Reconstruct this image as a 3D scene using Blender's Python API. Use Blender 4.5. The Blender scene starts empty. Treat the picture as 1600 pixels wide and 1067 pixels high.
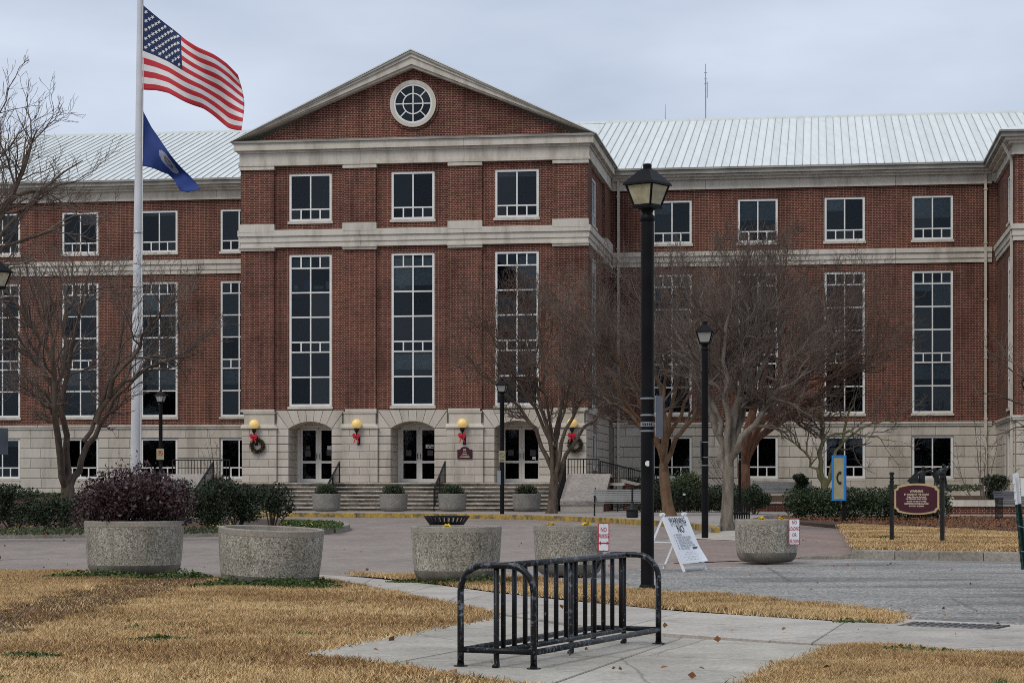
import bpy, math, random
import numpy as np
from mathutils import Vector, Matrix
R = math.radians
rng = np.random.default_rng(7)
random.seed(7)
sc = bpy.context.scene
COL = sc.collection

# ------------------------------------------------------------------ camera, sky, sun, exposure
F, HC, YH = 3260.0, 1.2, 757.0          # focal length and horizon row for a 1600 px wide picture
cd = bpy.data.cameras.new('camera'); cam = bpy.data.objects.new('camera', cd); COL.objects.link(cam)
cam.location = (0, 0, HC); cam.rotation_euler = (R(90), 0, 0)
cd.sensor_width = 36; cd.lens = F / 1600 * 36; cd.shift_y = (YH - 533.5) / 1600
cd.clip_start = 0.1; cd.clip_end = 3000
sc.camera = cam
SUN_EL, SUN_AZ = R(52), R(215)           # high, hazy, behind the camera's left shoulder
w = bpy.data.worlds.new('World'); sc.world = w; w.use_nodes = True
nt = w.node_tree; nt.nodes.clear()
sky = nt.nodes.new('ShaderNodeTexSky'); sky.sky_type = 'NISHITA'; sky.sun_disc = False
sky.sun_elevation = SUN_EL; sky.sun_rotation = SUN_AZ; sky.dust_density = 2.0; sky.air_density = 1.0
tc = nt.nodes.new('ShaderNodeTexCoord'); mp = nt.nodes.new('ShaderNodeMapping')
mp.inputs['Scale'].default_value = (1.0, 1.0, 3.0)
nz = nt.nodes.new('ShaderNodeTexNoise'); nz.inputs['Scale'].default_value = 5.5; nz.inputs['Detail'].default_value = 6
rp = nt.nodes.new('ShaderNodeValToRGB')
rp.color_ramp.elements[0].position = 0.3; rp.color_ramp.elements[0].color = (0.465, 0.535, 0.665, 1)
rp.color_ramp.elements[1].position = 0.72; rp.color_ramp.elements[1].color = (0.66, 0.735, 0.86, 1)
bgs = nt.nodes.new('ShaderNodeBackground'); bgs.inputs[1].default_value = 0.05
bgc = nt.nodes.new('ShaderNodeBackground'); bgc.inputs[1].default_value = 1.0
mx = nt.nodes.new('ShaderNodeMixShader'); mx.inputs[0].default_value = 0.93
wo = nt.nodes.new('ShaderNodeOutputWorld')
L = nt.links.new
L(tc.outputs['Generated'], mp.inputs[0]); L(mp.outputs[0], nz.inputs['Vector']); L(nz.outputs[0], rp.inputs[0])
L(sky.outputs[0], bgs.inputs[0]); L(rp.outputs[0], bgc.inputs[0])
L(bgs.outputs[0], mx.inputs[1]); L(bgc.outputs[0], mx.inputs[2]); L(mx.outputs[0], wo.inputs[0])
sd = bpy.data.lights.new('sun', 'SUN'); sd.energy = 1.5; sd.angle = R(25); sd.color = (1, 0.93, 0.83)
sun = bpy.data.objects.new('sun', sd); COL.objects.link(sun)
# direction from which the light comes (azimuth from +Y clockwise)
sv = Vector((math.sin(SUN_AZ) * math.cos(SUN_EL), math.cos(SUN_AZ) * math.cos(SUN_EL), math.sin(SUN_EL)))
sun.rotation_euler = sv.to_track_quat('Z', 'Y').to_euler(); sun.location = (0, 0, 60)
sc.view_settings.view_transform = 'Standard'; sc.view_settings.look = 'None'
sc.view_settings.exposure = 0.14; sc.view_settings.gamma = 1.0
sc.cycles.max_bounces = 6; sc.cycles.transparent_max_bounces = 12
sc.cycles.use_denoising = False; sc.cycles.filter_width = 0.95

# ------------------------------------------------------------------ helpers
def gp(x, y, z=0.0):
    Y = F * (HC - z) / (y - YH); return Vector(((x - 800) / F * Y, Y, z))
def at(x, y, Y):
    return Vector(((x - 800) / F * Y, Y, HC - (y - YH) / F * Y))
def gx(x, Y, z=0.0): return Vector(((x - 800) / F * Y, Y, z))

MATS = {}
def newmat(name):
    m = bpy.data.materials.new(name); m.use_nodes = True
    MATS[name] = m
    return m, m.node_tree, m.node_tree.nodes['Principled BSDF']
def node(nt, t, **k):
    n = nt.nodes.new(t)
    for a, b in k.items():
        if a.startswith('i_'): n.inputs[a[2:]].default_value = b
        else: setattr(n, a, b)
    return n
def ramp(nt, fac, stops):
    r = nt.nodes.new('ShaderNodeValToRGB'); cr = r.color_ramp
    while len(cr.elements) < len(stops): cr.elements.new(0.5)
    for e, (p, c) in zip(cr.elements, stops): e.position = p; e.color = (*c, 1) if len(c) == 3 else c
    nt.links.new(fac, r.inputs[0]); return r.outputs[0]
def mixc(nt, fac, a, b, mode='MIX'):
    m = nt.nodes.new('ShaderNodeMix'); m.data_type = 'RGBA'; m.blend_type = mode
    for s, v in ((m.inputs[0], fac), (m.inputs[6], a), (m.inputs[7], b)):
        if hasattr(v, 'links'): nt.links.new(v, s)
        else: s.default_value = v if isinstance(v, (int, float)) else (*v, 1)
    return m.outputs[2]
def wpos(nt): return nt.nodes.new('ShaderNodeNewGeometry').outputs['Position']
def opos(nt): return nt.nodes.new('ShaderNodeTexCoord').outputs['Object']
def noise(nt, vec, scale, detail=4, rough=0.55):
    n = node(nt, 'ShaderNodeTexNoise', i_Scale=scale, i_Detail=detail, i_Roughness=rough)
    nt.links.new(vec, n.inputs['Vector']); return n.outputs[0]
def bump(nt, b, h, strength=0.3, dist=0.02):
    n = node(nt, 'ShaderNodeBump', i_Strength=strength, i_Distance=dist)
    nt.links.new(h, n.inputs['Height']); nt.links.new(n.outputs[0], b.inputs['Normal'])
def mat(name, c1, c2=None, scale=8, rough=0.7, bmp=0.0, metal=0.0, fine=None, rnd=0.0, spec=0.4, detail=5, lo=0.35, hi=0.65):
    """two-tone procedural material: broad noise between c1 and c2, fine noise on top, per-object tint"""
    m, nt, b = newmat(name)
    b.inputs['Roughness'].default_value = rough; b.inputs['Metallic'].default_value = metal
    b.inputs['Specular IOR Level'].default_value = spec
    if c2 is None: c2 = tuple(min(1, v * 0.75) for v in c1)
    v = wpos(nt)
    n = noise(nt, v, scale, detail)
    c = ramp(nt, n, [(lo, c1), (hi, c2)])
    if fine:
        nf = noise(nt, v, fine, 2)
        c = mixc(nt, 1.0, c, ramp(nt, nf, [(0.3, (0.72,) * 3), (0.7, (1.25,) * 3)]), 'MULTIPLY')
    if rnd:
        oi = nt.nodes.new('ShaderNodeObjectInfo')
        c = mixc(nt, 1.0, c, ramp(nt, oi.outputs['Random'], [(0, (1 - rnd,) * 3), (1, (1 + rnd,) * 3)]), 'MULTIPLY')
    nt.links.new(c, b.inputs['Base Color'])
    if bmp: bump(nt, b, noise(nt, v, fine or scale * 6, 4), bmp, 0.01)
    return m

class MB:
    def __init__(s): s.v = []; s.f = []; s.mi = []; s.cm = 0
    def add(s, vs, fs):
        o = len(s.v); s.v += [tuple(v) for v in vs]
        for f in fs: s.f.append(tuple(i + o for i in f)); s.mi.append(s.cm)
        return s
    def box(s, x0, x1, y0, y1, z0, z1):
        return s.add([(x0, y0, z0), (x1, y0, z0), (x1, y1, z0), (x0, y1, z0), (x0, y0, z1), (x1, y0, z1), (x1, y1, z1), (x0, y1, z1)],
                     [(0, 3, 2, 1), (4, 5, 6, 7), (0, 1, 5, 4), (1, 2, 6, 5), (2, 3, 7, 6), (3, 0, 4, 7)])
    def bar(s, p, q, w, h=None, up=(0, 0, 1)):
        p = Vector(p); q = Vector(q); d = (q - p).normalized(); u = Vector(up)
        if abs(d.dot(u)) > 0.98: u = Vector((1, 0, 0))
        a = d.cross(u).normalized(); b = a.cross(d); h = h or w
        vs = [c + a * (i * w / 2) + b * (j * h / 2) for c in (p, q) for i, j in ((-1, -1), (1, -1), (1, 1), (-1, 1))]
        return s.add(vs, [(0, 1, 2, 3), (7, 6, 5, 4), (0, 4, 5, 1), (1, 5, 6, 2), (2, 6, 7, 3), (3, 7, 4, 0)])
    def tube(s, pts, r, n=8, cap=True):
        pts = [Vector(p) for p in pts]; k = len(pts)
        rs = r if isinstance(r, (list, tuple)) else [r] * k
        a = None; o = len(s.v)
        for i, p in enumerate(pts):
            t = (pts[min(i + 1, k - 1)] - pts[max(i - 1, 0)]).normalized()
            if a is None:
                a = t.orthogonal().normalized()
            else:
                a = (a - t * a.dot(t))
                a = a.normalized() if a.length > 1e-6 else t.orthogonal().normalized()
            b = t.cross(a)
            for j in range(n):
                th = 2 * math.pi * j / n
                s.v.append(tuple(p + (a * math.cos(th) + b * math.sin(th)) * rs[i]))
        for i in range(k - 1):
            for j in range(n):
                s.f.append((o + i * n + j, o + i * n + (j + 1) % n, o + (i + 1) * n + (j + 1) % n, o + (i + 1) * n + j)); s.mi.append(s.cm)
        if cap:
            s.f.append(tuple(o + j for j in reversed(range(n)))); s.mi.append(s.cm)
            s.f.append(tuple(o + (k - 1) * n + j for j in range(n))); s.mi.append(s.cm)
        return s
    def lathe(s, prof, n=32, c=(0, 0), sx=1, sy=1, capb=True, capt=False):
        o = len(s.v); k = len(prof)
        for r, z in prof:
            for j in range(n):
                th = 2 * math.pi * j / n
                s.v.append((c[0] + r * sx * math.cos(th), c[1] + r * sy * math.sin(th), z))
        for i in range(k - 1):
            for j in range(n):
                s.f.append((o + i * n + j, o + i * n + (j + 1) % n, o + (i + 1) * n + (j + 1) % n, o + (i + 1) * n + j)); s.mi.append(s.cm)
        if capb: s.f.append(tuple(o + j for j in reversed(range(n)))); s.mi.append(s.cm)
        if capt: s.f.append(tuple(o + (k - 1) * n + j for j in range(n))); s.mi.append(s.cm)
        return s
    def prism_y(s, poly, y0, y1):
        """polygon of (x, z), counter-clockwise seen from -y, extruded from y0 (front) to y1"""
        n = len(poly)
        return s.add([(x, y0, z) for x, z in poly] + [(x, y1, z) for x, z in poly],
                     [tuple(range(n)), tuple(range(2 * n - 1, n - 1, -1))] + [(i, i + n, (i + 1) % n + n, (i + 1) % n) for i in range(n)])
    def prism_z(s, poly, z0, z1):
        """polygon of (x, y) counter-clockwise from above; heights may be per-vertex lists"""
        n = len(poly)
        return s.add([(p[0], p[1], z0) for p in poly] + [(p[0], p[1], z1) for p in poly],
                     [tuple(range(n - 1, -1, -1)), tuple(range(n, 2 * n))] + [(i, (i + 1) % n, (i + 1) % n + n, i + n) for i in range(n)])
    def mesh(s, name='m', smooth=False):
        me = bpy.data.meshes.new(name); me.from_pydata(s.v, [], s.f)
        if any(s.mi): me.polygons.foreach_set('material_index', s.mi)
        if smooth: me.polygons.foreach_set('use_smooth', [True] * len(me.polygons))
        me.update(); return me
    def build(s, name, m, parent=None, smooth=False, loc=None, rot=None):
        return obj(name, s.mesh(name, smooth), m, parent, loc, rot)

def obj(name, me, m=None, parent=None, loc=None, rot=None):
    if m is not None and len(me.materials) == 0:
        for k in (m if isinstance(m, (list, tuple)) else [m]): me.materials.append(MATS[k] if isinstance(k, str) else k)
    o = bpy.data.objects.new(name, me); COL.objects.link(o); o.parent = parent
    if loc is not None: o.location = loc
    if rot is not None: o.rotation_euler = rot
    return o
def tag(o, label=None, cat=None, group=None, kind=None):
    if label: o['label'] = label
    if cat: o['category'] = cat
    if group: o['group'] = group
    if kind: o['kind'] = kind
    return o
def thing(name, label, cat, loc=(0, 0, 0), rz=0.0, group=None):
    o = bpy.data.objects.new(name, None); COL.objects.link(o); o.empty_display_size = 0.2
    o.location = loc; o.rotation_euler = (0, 0, rz); return tag(o, label, cat, group)
def copy_tree(o, parent=None):
    c = o.copy(); COL.objects.link(c); c.parent = parent
    for ch in list(o.children): copy_tree(ch, c)
    return c
def dup(o, loc, rz=None, label=None):
    c = copy_tree(o); c.location = loc
    if rz is not None: c.rotation_euler[2] = rz
    if label: c['label'] = label
    return c
def mesh_np(name, V, Fc, smooth=False):
    V = np.asarray(V, dtype=np.float32).reshape(-1, 3); Fc = np.asarray(Fc, dtype=np.int32)
    n, k = Fc.shape
    me = bpy.data.meshes.new(name)
    me.vertices.add(len(V)); me.vertices.foreach_set('co', V.ravel())
    me.loops.add(n * k); me.loops.foreach_set('vertex_index', Fc.ravel())
    me.polygons.add(n); me.polygons.foreach_set('loop_start', np.arange(0, n * k, k, dtype=np.int32))
    try: me.polygons.foreach_set('loop_total', np.full(n, k, dtype=np.int32))
    except Exception: pass
    if smooth: me.polygons.foreach_set('use_smooth', np.ones(n, dtype=bool))
    me.update(calc_edges=True); me.validate(); return me
FONT_CACHE = {}
def text(body, size, m, parent, loc, rot, name='lettering', align='CENTER', bold=0.0, sx=1.0, shear=0.0):
    cu = bpy.data.curves.new('t', 'FONT'); cu.body = body; cu.size = size; cu.align_x = align; cu.align_y = 'CENTER'
    cu.offset = bold; cu.resolution_u = 2; cu.shear = shear
    t = bpy.data.objects.new('t', cu); COL.objects.link(t)
    dg = bpy.context.evaluated_depsgraph_get(); dg.update()
    me = bpy.data.meshes.new_from_object(t.evaluated_get(dg)); me.name = name
    bpy.data.objects.remove(t)
    if sx != 1.0: me.transform(Matrix.Diagonal((sx, 1, 1, 1)))
    me.materials.clear()
    return obj(name, me, m, parent, loc, rot)
def leaves(n, sampler, size, name, m, parent=None, aspect=0.55, flat=0.0, loc=None, var=0.35):
    """n folded leaf blades at the points given by sampler(n)"""
    C = sampler(n); n = len(C)
    d = rng.normal(size=(n, 3)); d[:, 2] *= (1 - flat); d /= np.linalg.norm(d, axis=1, keepdims=True)
    u = rng.normal(size=(n, 3)); s = np.cross(d, u); s /= np.linalg.norm(s, axis=1, keepdims=True)
    nn = np.cross(d, s)
    L_ = size * (1 + var * rng.normal(size=(n, 1))).clip(0.4, 2)
    W = L_ * aspect * 0.5
    V = np.stack([C - d * L_ / 2, C + s * W + nn * W * 0.4, C + d * L_ / 2, C - s * W + nn * W * 0.4], axis=1)
    return obj(name, mesh_np(name, V, np.arange(n * 4).reshape(n, 4)), m, parent, loc)
def blob_sampler(blobs, shell=0.5):
    """points in a set of ellipsoids (cx, cy, cz, rx, ry, rz), mostly near their skin"""
    B = np.array(blobs, dtype=float); wts = (B[:, 3] * B[:, 4] + B[:, 4] * B[:, 5]); wts /= wts.sum()
    def f(n):
        i = rng.choice(len(B), n, p=wts); d = rng.normal(size=(n, 3)); d /= np.linalg.norm(d, axis=1, keepdims=True)
        r = (1 - shell * rng.random((n, 1)) ** 1.6) * (1 + 0.08 * rng.normal(size=(n, 1)))
        P = B[i, :3] + d * r * B[i, 3:]
        return P[P[:, 2] > 0.02]
    return f

# ------------------------------------------------------------------ materials
def brick_mat(name, hue=(1, 1, 1)):
    m, nt, b = newmat(name)
    v = opos(nt)
    sp = node(nt, 'ShaderNodeSeparateXYZ'); nt.links.new(v, sp.inputs[0])
    ad = node(nt, 'ShaderNodeMath', operation='ADD'); nt.links.new(sp.outputs[0], ad.inputs[0]); nt.links.new(sp.outputs[1], ad.inputs[1])
    cb = node(nt, 'ShaderNodeCombineXYZ'); nt.links.new(ad.outputs[0], cb.inputs[0]); nt.links.new(sp.outputs[2], cb.inputs[1])
    bt = node(nt, 'ShaderNodeTexBrick', i_Scale=1.0, offset=0.5, squash=0.6, squash_frequency=2)
    bt.inputs['Mortar Size'].default_value = 0.0068; bt.inputs['Mortar Smooth'].default_value = 0.15
    bt.inputs['Brick Width'].default_value = 0.215; bt.inputs['Row Height'].default_value = 0.0742
    bt.inputs['Color1'].default_value = (0.132 * hue[0], 0.034 * hue[1], 0.027 * hue[2], 1)
    bt.inputs['Color2'].default_value = (0.062 * hue[0], 0.0185 * hue[1], 0.016 * hue[2], 1)
    bt.inputs['Mortar'].default_value = (0.33, 0.245, 0.178, 1)
    nt.links.new(cb.outputs[0], bt.inputs['Vector'])
    n1 = noise(nt, v, 0.45, 5, 0.6)
    c = mixc(nt, 1.0, bt.outputs[0], ramp(nt, n1, [(0.3, (0.64, 0.60, 0.60)), (0.5, (1, 1, 1)), (0.72, (1.30, 1.22, 1.12))]), 'MULTIPLY')
    n2 = noise(nt, v, 9, 3, 0.6)
    c = mixc(nt, 1.0, c, ramp(nt, n2, [(0.3, (0.75, 0.75, 0.75)), (0.7, (1.25, 1.2, 1.15))]), 'MULTIPLY')
    mps = node(nt, 'ShaderNodeMapping'); mps.inputs['Scale'].default_value = (1.0, 1.0, 0.14); nt.links.new(v, mps.inputs[0])
    c = mixc(nt, 1.0, c, ramp(nt, noise(nt, mps.outputs[0], 1.7, 6, 0.65), [(0.34, (0.66, 0.64, 0.64)), (0.5, (1, 1, 1)), (0.7, (1.12, 1.10, 1.06))]), 'MULTIPLY')
    nt.links.new(c, b.inputs['Base Color']); b.inputs['Roughness'].default_value = 0.88
    b.inputs['Specular IOR Level'].default_value = 0.2
    bump(nt, b, bt.outputs['Fac'], -0.5, 0.006)
    return m
brick_mat('brick')
def stone_mat(name, c1, c2, rnd=0.09):
    """cast stone: even tone, rain streaks and grime with a shape of their own"""
    m, nt, b = newmat(name)
    v = wpos(nt)
    mp = node(nt, 'ShaderNodeMapping'); mp.inputs['Scale'].default_value = (1.6, 1.6, 0.35); nt.links.new(v, mp.inputs[0])
    st = noise(nt, mp.outputs[0], 1.1, 6, 0.65)
    c = ramp(nt, st, [(0.32, c2), (0.52, c1), (0.75, tuple(x * 1.08 for x in c1))])
    c = mixc(nt, 1.0, c, ramp(nt, noise(nt, v, 38, 2), [(0.3, (0.9,) * 3), (0.7, (1.1,) * 3)]), 'MULTIPLY')
    oi = nt.nodes.new('ShaderNodeObjectInfo')
    c = mixc(nt, 1.0, c, ramp(nt, oi.outputs['Random'], [(0, (1 - rnd, 1 - rnd, 1 - rnd * 1.3)), (0.5, (1, 0.985, 0.96)), (1, (1 + rnd, 1 + rnd, 1 + rnd))]), 'MULTIPLY')
    nt.links.new(c, b.inputs['Base Color']); b.inputs['Roughness'].default_value = 0.85; b.inputs['Specular IOR Level'].default_value = 0.25
    return m
stone_mat('stone', (0.505, 0.468, 0.41), (0.385, 0.352, 0.302))
stone_mat('stone_trim', (0.56, 0.525, 0.462), (0.40, 0.365, 0.31), 0.03)
mat('mortar', (0.27, 0.245, 0.21), (0.20, 0.18, 0.15), 3)
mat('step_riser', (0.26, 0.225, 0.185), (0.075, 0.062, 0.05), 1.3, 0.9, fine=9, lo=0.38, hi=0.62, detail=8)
mat('step_stone', (0.50, 0.455, 0.39), (0.20, 0.175, 0.15), 1.6, 0.85, fine=12, lo=0.42, hi=0.7)
mat('landing_brick', (0.21, 0.085, 0.065), (0.15, 0.06, 0.05), 3, 0.8)
mat('gutter', (0.36, 0.345, 0.30), (0.20, 0.19, 0.165), 0.8, 0.5)
mat('window_white', (0.76, 0.76, 0.73), (0.66, 0.66, 0.63), 3, 0.45)
mat('door_cream', (0.80, 0.79, 0.75), (0.72, 0.71, 0.67), 3, 0.45)
mat('seam', (0.36, 0.385, 0.375), (0.27, 0.29, 0.28), 0.5, 0.45)
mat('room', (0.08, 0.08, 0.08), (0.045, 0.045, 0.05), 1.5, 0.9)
mat('blind', (0.72, 0.75, 0.72), (0.60, 0.63, 0.61), 2, 0.8, rnd=0.3)
mat('blue_box', (0.03, 0.18, 0.42)); mat('paper', (0.75, 0.75, 0.72), (0.68, 0.68, 0.66), 6, 0.8)
mat('dark_metal', (0.005, 0.005, 0.006), (0.009, 0.009, 0.010), 5, 0.5, spec=0.12)
mat('black_iron', (0.007, 0.007, 0.008), (0.016, 0.016, 0.016), 9, 0.55, spec=0.25)
mat('silver_slat', (0.17, 0.175, 0.175), (0.13, 0.133, 0.133), 3, 0.45, metal=0.2)
mat('galvanised', (0.36, 0.39, 0.42), (0.28, 0.31, 0.34), 4, 0.45, metal=0.5)
mat('sign_back', (0.085, 0.10, 0.12), (0.06, 0.07, 0.085), 6, 0.45, metal=0.3)
mat('white_paint', (0.78, 0.79, 0.80), (0.70, 0.71, 0.73), 6, 0.4)
mat('sign_white', (0.80, 0.82, 0.85), (0.74, 0.76, 0.80), 4, 0.4)
mat('sign_black', (0.015, 0.015, 0.018)); mat('sign_red', (0.45, 0.015, 0.03), (0.42, 0.02, 0.03))
mat('ink_grey', (0.07, 0.07, 0.08), (0.09, 0.09, 0.1)); mat('print_grey', (0.17, 0.17, 0.19), (0.20, 0.20, 0.22))
mat('maroon', (0.060, 0.008, 0.018), (0.045, 0.006, 0.014), 6, 0.4); mat('sign_tan', (0.50, 0.37, 0.20), (0.42, 0.31, 0.17), 6, 0.5)
mat('sign_cream', (0.72, 0.63, 0.48)); mat('phone_blue', (0.03, 0.22, 0.60), (0.025, 0.18, 0.50), 4, 0.4)
mat('phone_tan', (0.36, 0.33, 0.20), (0.30, 0.27, 0.16), 5, 0.5); mat('post_green', (0.010, 0.045, 0.035), (0.007, 0.03, 0.025), 20, 0.5)
mat('flagpole', (0.64, 0.65, 0.67), (0.52, 0.53, 0.55), 1.2, 0.4)
mat('flag_red', (0.52, 0.03, 0.045), (0.46, 0.025, 0.04), 3, 0.75); mat('flag_white', (0.74, 0.73, 0.72), (0.68, 0.67, 0.67), 3, 0.75)
mat('flag_blue', (0.014, 0.03, 0.10), (0.011, 0.024, 0.08), 3, 0.75); mat('state_blue', (0.013, 0.04, 0.19), (0.01, 0.03, 0.15), 3, 0.75)
mat('seal_white', (0.28, 0.31, 0.40)); mat('seal_brown', (0.20, 0.09, 0.06)); mat('seal_sky', (0.25, 0.35, 0.55))
mat('bow_red', (0.55, 0.02, 0.035), (0.40, 0.012, 0.025), 30, 0.45); mat('wreath_green', (0.022, 0.032, 0.014), (0.05, 0.045, 0.02), 30, 0.8)
mat('wreath_gold', (0.30, 0.17, 0.07), (0.16, 0.06, 0.03), 20, 0.6)
mat('bronze', (0.022, 0.024, 0.024), (0.04, 0.045, 0.042), 8, 0.4, metal=0.6)
mat('yellow_kerb', (0.40, 0.26, 0.045), (0.13, 0.105, 0.06), 3.5, 0.85, fine=20, lo=0.42, hi=0.6, detail=8)
mat('kerb', (0.30, 0.275, 0.235), (0.20, 0.18, 0.15), 2.5, 0.9, fine=25, rnd=0.06)
mat('sidewalk_far', (0.35, 0.31, 0.28), (0.28, 0.25, 0.225), 0.7, 0.9, fine=10)
mat('soil', (0.10, 0.075, 0.05), (0.16, 0.12, 0.075), 2, 0.95)
mat('mulch', (0.045, 0.026, 0.017), (0.09, 0.055, 0.035), 14, 0.95, fine=40, bmp=0.6)
mat('thatch', (0.33, 0.225, 0.12), (0.16, 0.105, 0.055), 1.3, 0.95, fine=60, bmp=0.5, detail=9)
mat('yellow_flower', (0.70, 0.50, 0.02), (0.60, 0.40, 0.02)); mat('brown_leaf', (0.16, 0.055, 0.025), (0.26, 0.12, 0.04), 40)
mat('leaf_dark', (0.013, 0.024, 0.010), (0.032, 0.046, 0.018), 9, 0.55, spec=0.35); mat('leaf_hedge', (0.015, 0.030, 0.011), (0.042, 0.062, 0.022), 7, 0.55, spec=0.35)
mat('leaf_mid', (0.035, 0.055, 0.02), (0.075, 0.095, 0.035), 8, 0.6); mat('leaf_purple', (0.030, 0.014, 0.016), (0.085, 0.042, 0.045), 16, 0.5, spec=0.5)
mat('weed', (0.042, 0.085, 0.016), (0.085, 0.125, 0.03), 12, 0.6); mat('twig_brown', (0.07, 0.05, 0.038), (0.10, 0.075, 0.055), 10, 0.9)
mat('pot_soil', (0.03, 0.022, 0.016)); mat('asphalt_dark', (0.075, 0.073, 0.070), (0.10, 0.097, 0.092), 4, 0.9, fine=90)
def bark(name, c1, c2, c3, rough=0.85):
    m, nt, b = newmat(name); v = wpos(nt)
    mp = node(nt, 'ShaderNodeMapping'); mp.inputs['Scale'].default_value = (1, 1, 0.3); nt.links.new(v, mp.inputs[0])
    n = noise(nt, mp.outputs[0], 7, 6, 0.65)
    c = ramp(nt, n, [(0.34, c1), (0.5, c2), (0.66, c3)])
    nt.links.new(c, b.inputs['Base Color']); b.inputs['Roughness'].default_value = rough; b.inputs['Specular IOR Level'].default_value = 0.2
    bump(nt, b, noise(nt, mp.outputs[0], 16, 4), 0.5, 0.03)
bark('bark_brown', (0.06, 0.042, 0.031), (0.10, 0.074, 0.056), (0.15, 0.115, 0.09))
bark('bark_rust', (0.075, 0.036, 0.022), (0.125, 0.058, 0.034), (0.15, 0.092, 0.062))
bark('bark_orange', (0.085, 0.058, 0.038), (0.15, 0.082, 0.045), (0.16, 0.13, 0.09))
bark('bark_grey', (0.10, 0.082, 0.064), (0.165, 0.14, 0.112), (0.235, 0.205, 0.17))
bark('bark_green', (0.085, 0.08, 0.035), (0.13, 0.125, 0.06), (0.17, 0.15, 0.09))
mat('twig_grey', (0.085, 0.062, 0.050), (0.17, 0.135, 0.112), 1.2, 0.9); mat('twig_warm', (0.080, 0.050, 0.037), (0.15, 0.105, 0.082), 1.2, 0.9)
def aggregate():
    m, nt, b = newmat('aggregate'); v = wpos(nt)
    vo = node(nt, 'ShaderNodeTexVoronoi', i_Scale=70.0); nt.links.new(v, vo.inputs['Vector'])
    c = ramp(nt, vo.outputs['Color'], [(0.05, (0.10, 0.088, 0.068)), (0.4, (0.28, 0.255, 0.21)), (0.75, (0.42, 0.395, 0.335)), (1, (0.66, 0.64, 0.58))])
    c = mixc(nt, 1.0, c, ramp(nt, noise(nt, v, 2.2, 5), [(0.3, (0.74, 0.73, 0.70)), (0.65, (1.08,) * 3)]), 'MULTIPLY')
    mp = node(nt, 'ShaderNodeMapping'); mp.inputs['Scale'].default_value = (1.0, 1.0, 0.12); nt.links.new(v, mp.inputs[0])
    c = mixc(nt, 1.0, c, ramp(nt, noise(nt, mp.outputs[0], 6.5, 6, 0.7), [(0.32, (0.58, 0.57, 0.52)), (0.46, (1, 1, 1))]), 'MULTIPLY')
    nt.links.new(c, b.inputs['Base Color']); b.inputs['Roughness'].default_value = 0.9
    bump(nt, b, vo.outputs['Distance'], -0.6, 0.012)
aggregate()
mat('planter_rim', (0.33, 0.30, 0.25), (0.25, 0.225, 0.185), 5, 0.85, fine=60); mat('planter_foot', (0.26, 0.235, 0.195), (0.13, 0.12, 0.10), 3, 0.85, fine=50)
mat('planter_grey', (0.25, 0.235, 0.21), (0.19, 0.18, 0.16), 5, 0.9, fine=30)
def paver(name, c1, c2, cm, bw, bh, rot=0.0, patch=((0.8,) * 3, (1.12,) * 3)):
    m, nt, b = newmat(name); v = wpos(nt)
    mp = node(nt, 'ShaderNodeMapping'); mp.inputs['Rotation'].default_value = (0, 0, rot); nt.links.new(v, mp.inputs[0])
    bt = node(nt, 'ShaderNodeTexBrick', i_Scale=1.0); bt.inputs['Brick Width'].default_value = bw; bt.inputs['Row Height'].default_value = bh
    bt.inputs['Mortar Size'].default_value = 0.006
    for k, c in (('Color1', c1), ('Color2', c2), ('Mortar', cm)): bt.inputs[k].default_value = (*c, 1)
    nt.links.new(mp.outputs[0], bt.inputs['Vector'])
    mp2 = node(nt, 'ShaderNodeMapping'); mp2.inputs['Scale'].default_value = (1.0, 0.35, 1); nt.links.new(v, mp2.inputs[0])
    c = mixc(nt, 1.0, bt.outputs[0], ramp(nt, noise(nt, mp2.outputs[0], 0.8, 8, 0.65), [(0.32, patch[0]), (0.66, patch[1])]), 'MULTIPLY')
    c = mixc(nt, 1.0, c, ramp(nt, noise(nt, v, 7, 4), [(0.3, (0.85,) * 3), (0.7, (1.15,) * 3)]), 'MULTIPLY')
    nt.links.new(c, b.inputs['Base Color']); b.inputs['Roughness'].default_value = 0.8
    bump(nt, b, bt.outputs['Fac'], -0.4, 0.006)
paver('street_brick', (0.29, 0.235, 0.20), (0.215, 0.175, 0.15), (0.17, 0.145, 0.12), 0.2, 0.1, R(8))
paver('walk_brick', (0.26, 0.18, 0.145), (0.20, 0.14, 0.115), (0.16, 0.13, 0.105), 0.2, 0.1, R(50))
paver('pale_paver', (0.46, 0.42, 0.36), (0.38, 0.345, 0.29), (0.12, 0.10, 0.085), 0.6, 0.3, R(-30))
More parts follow.
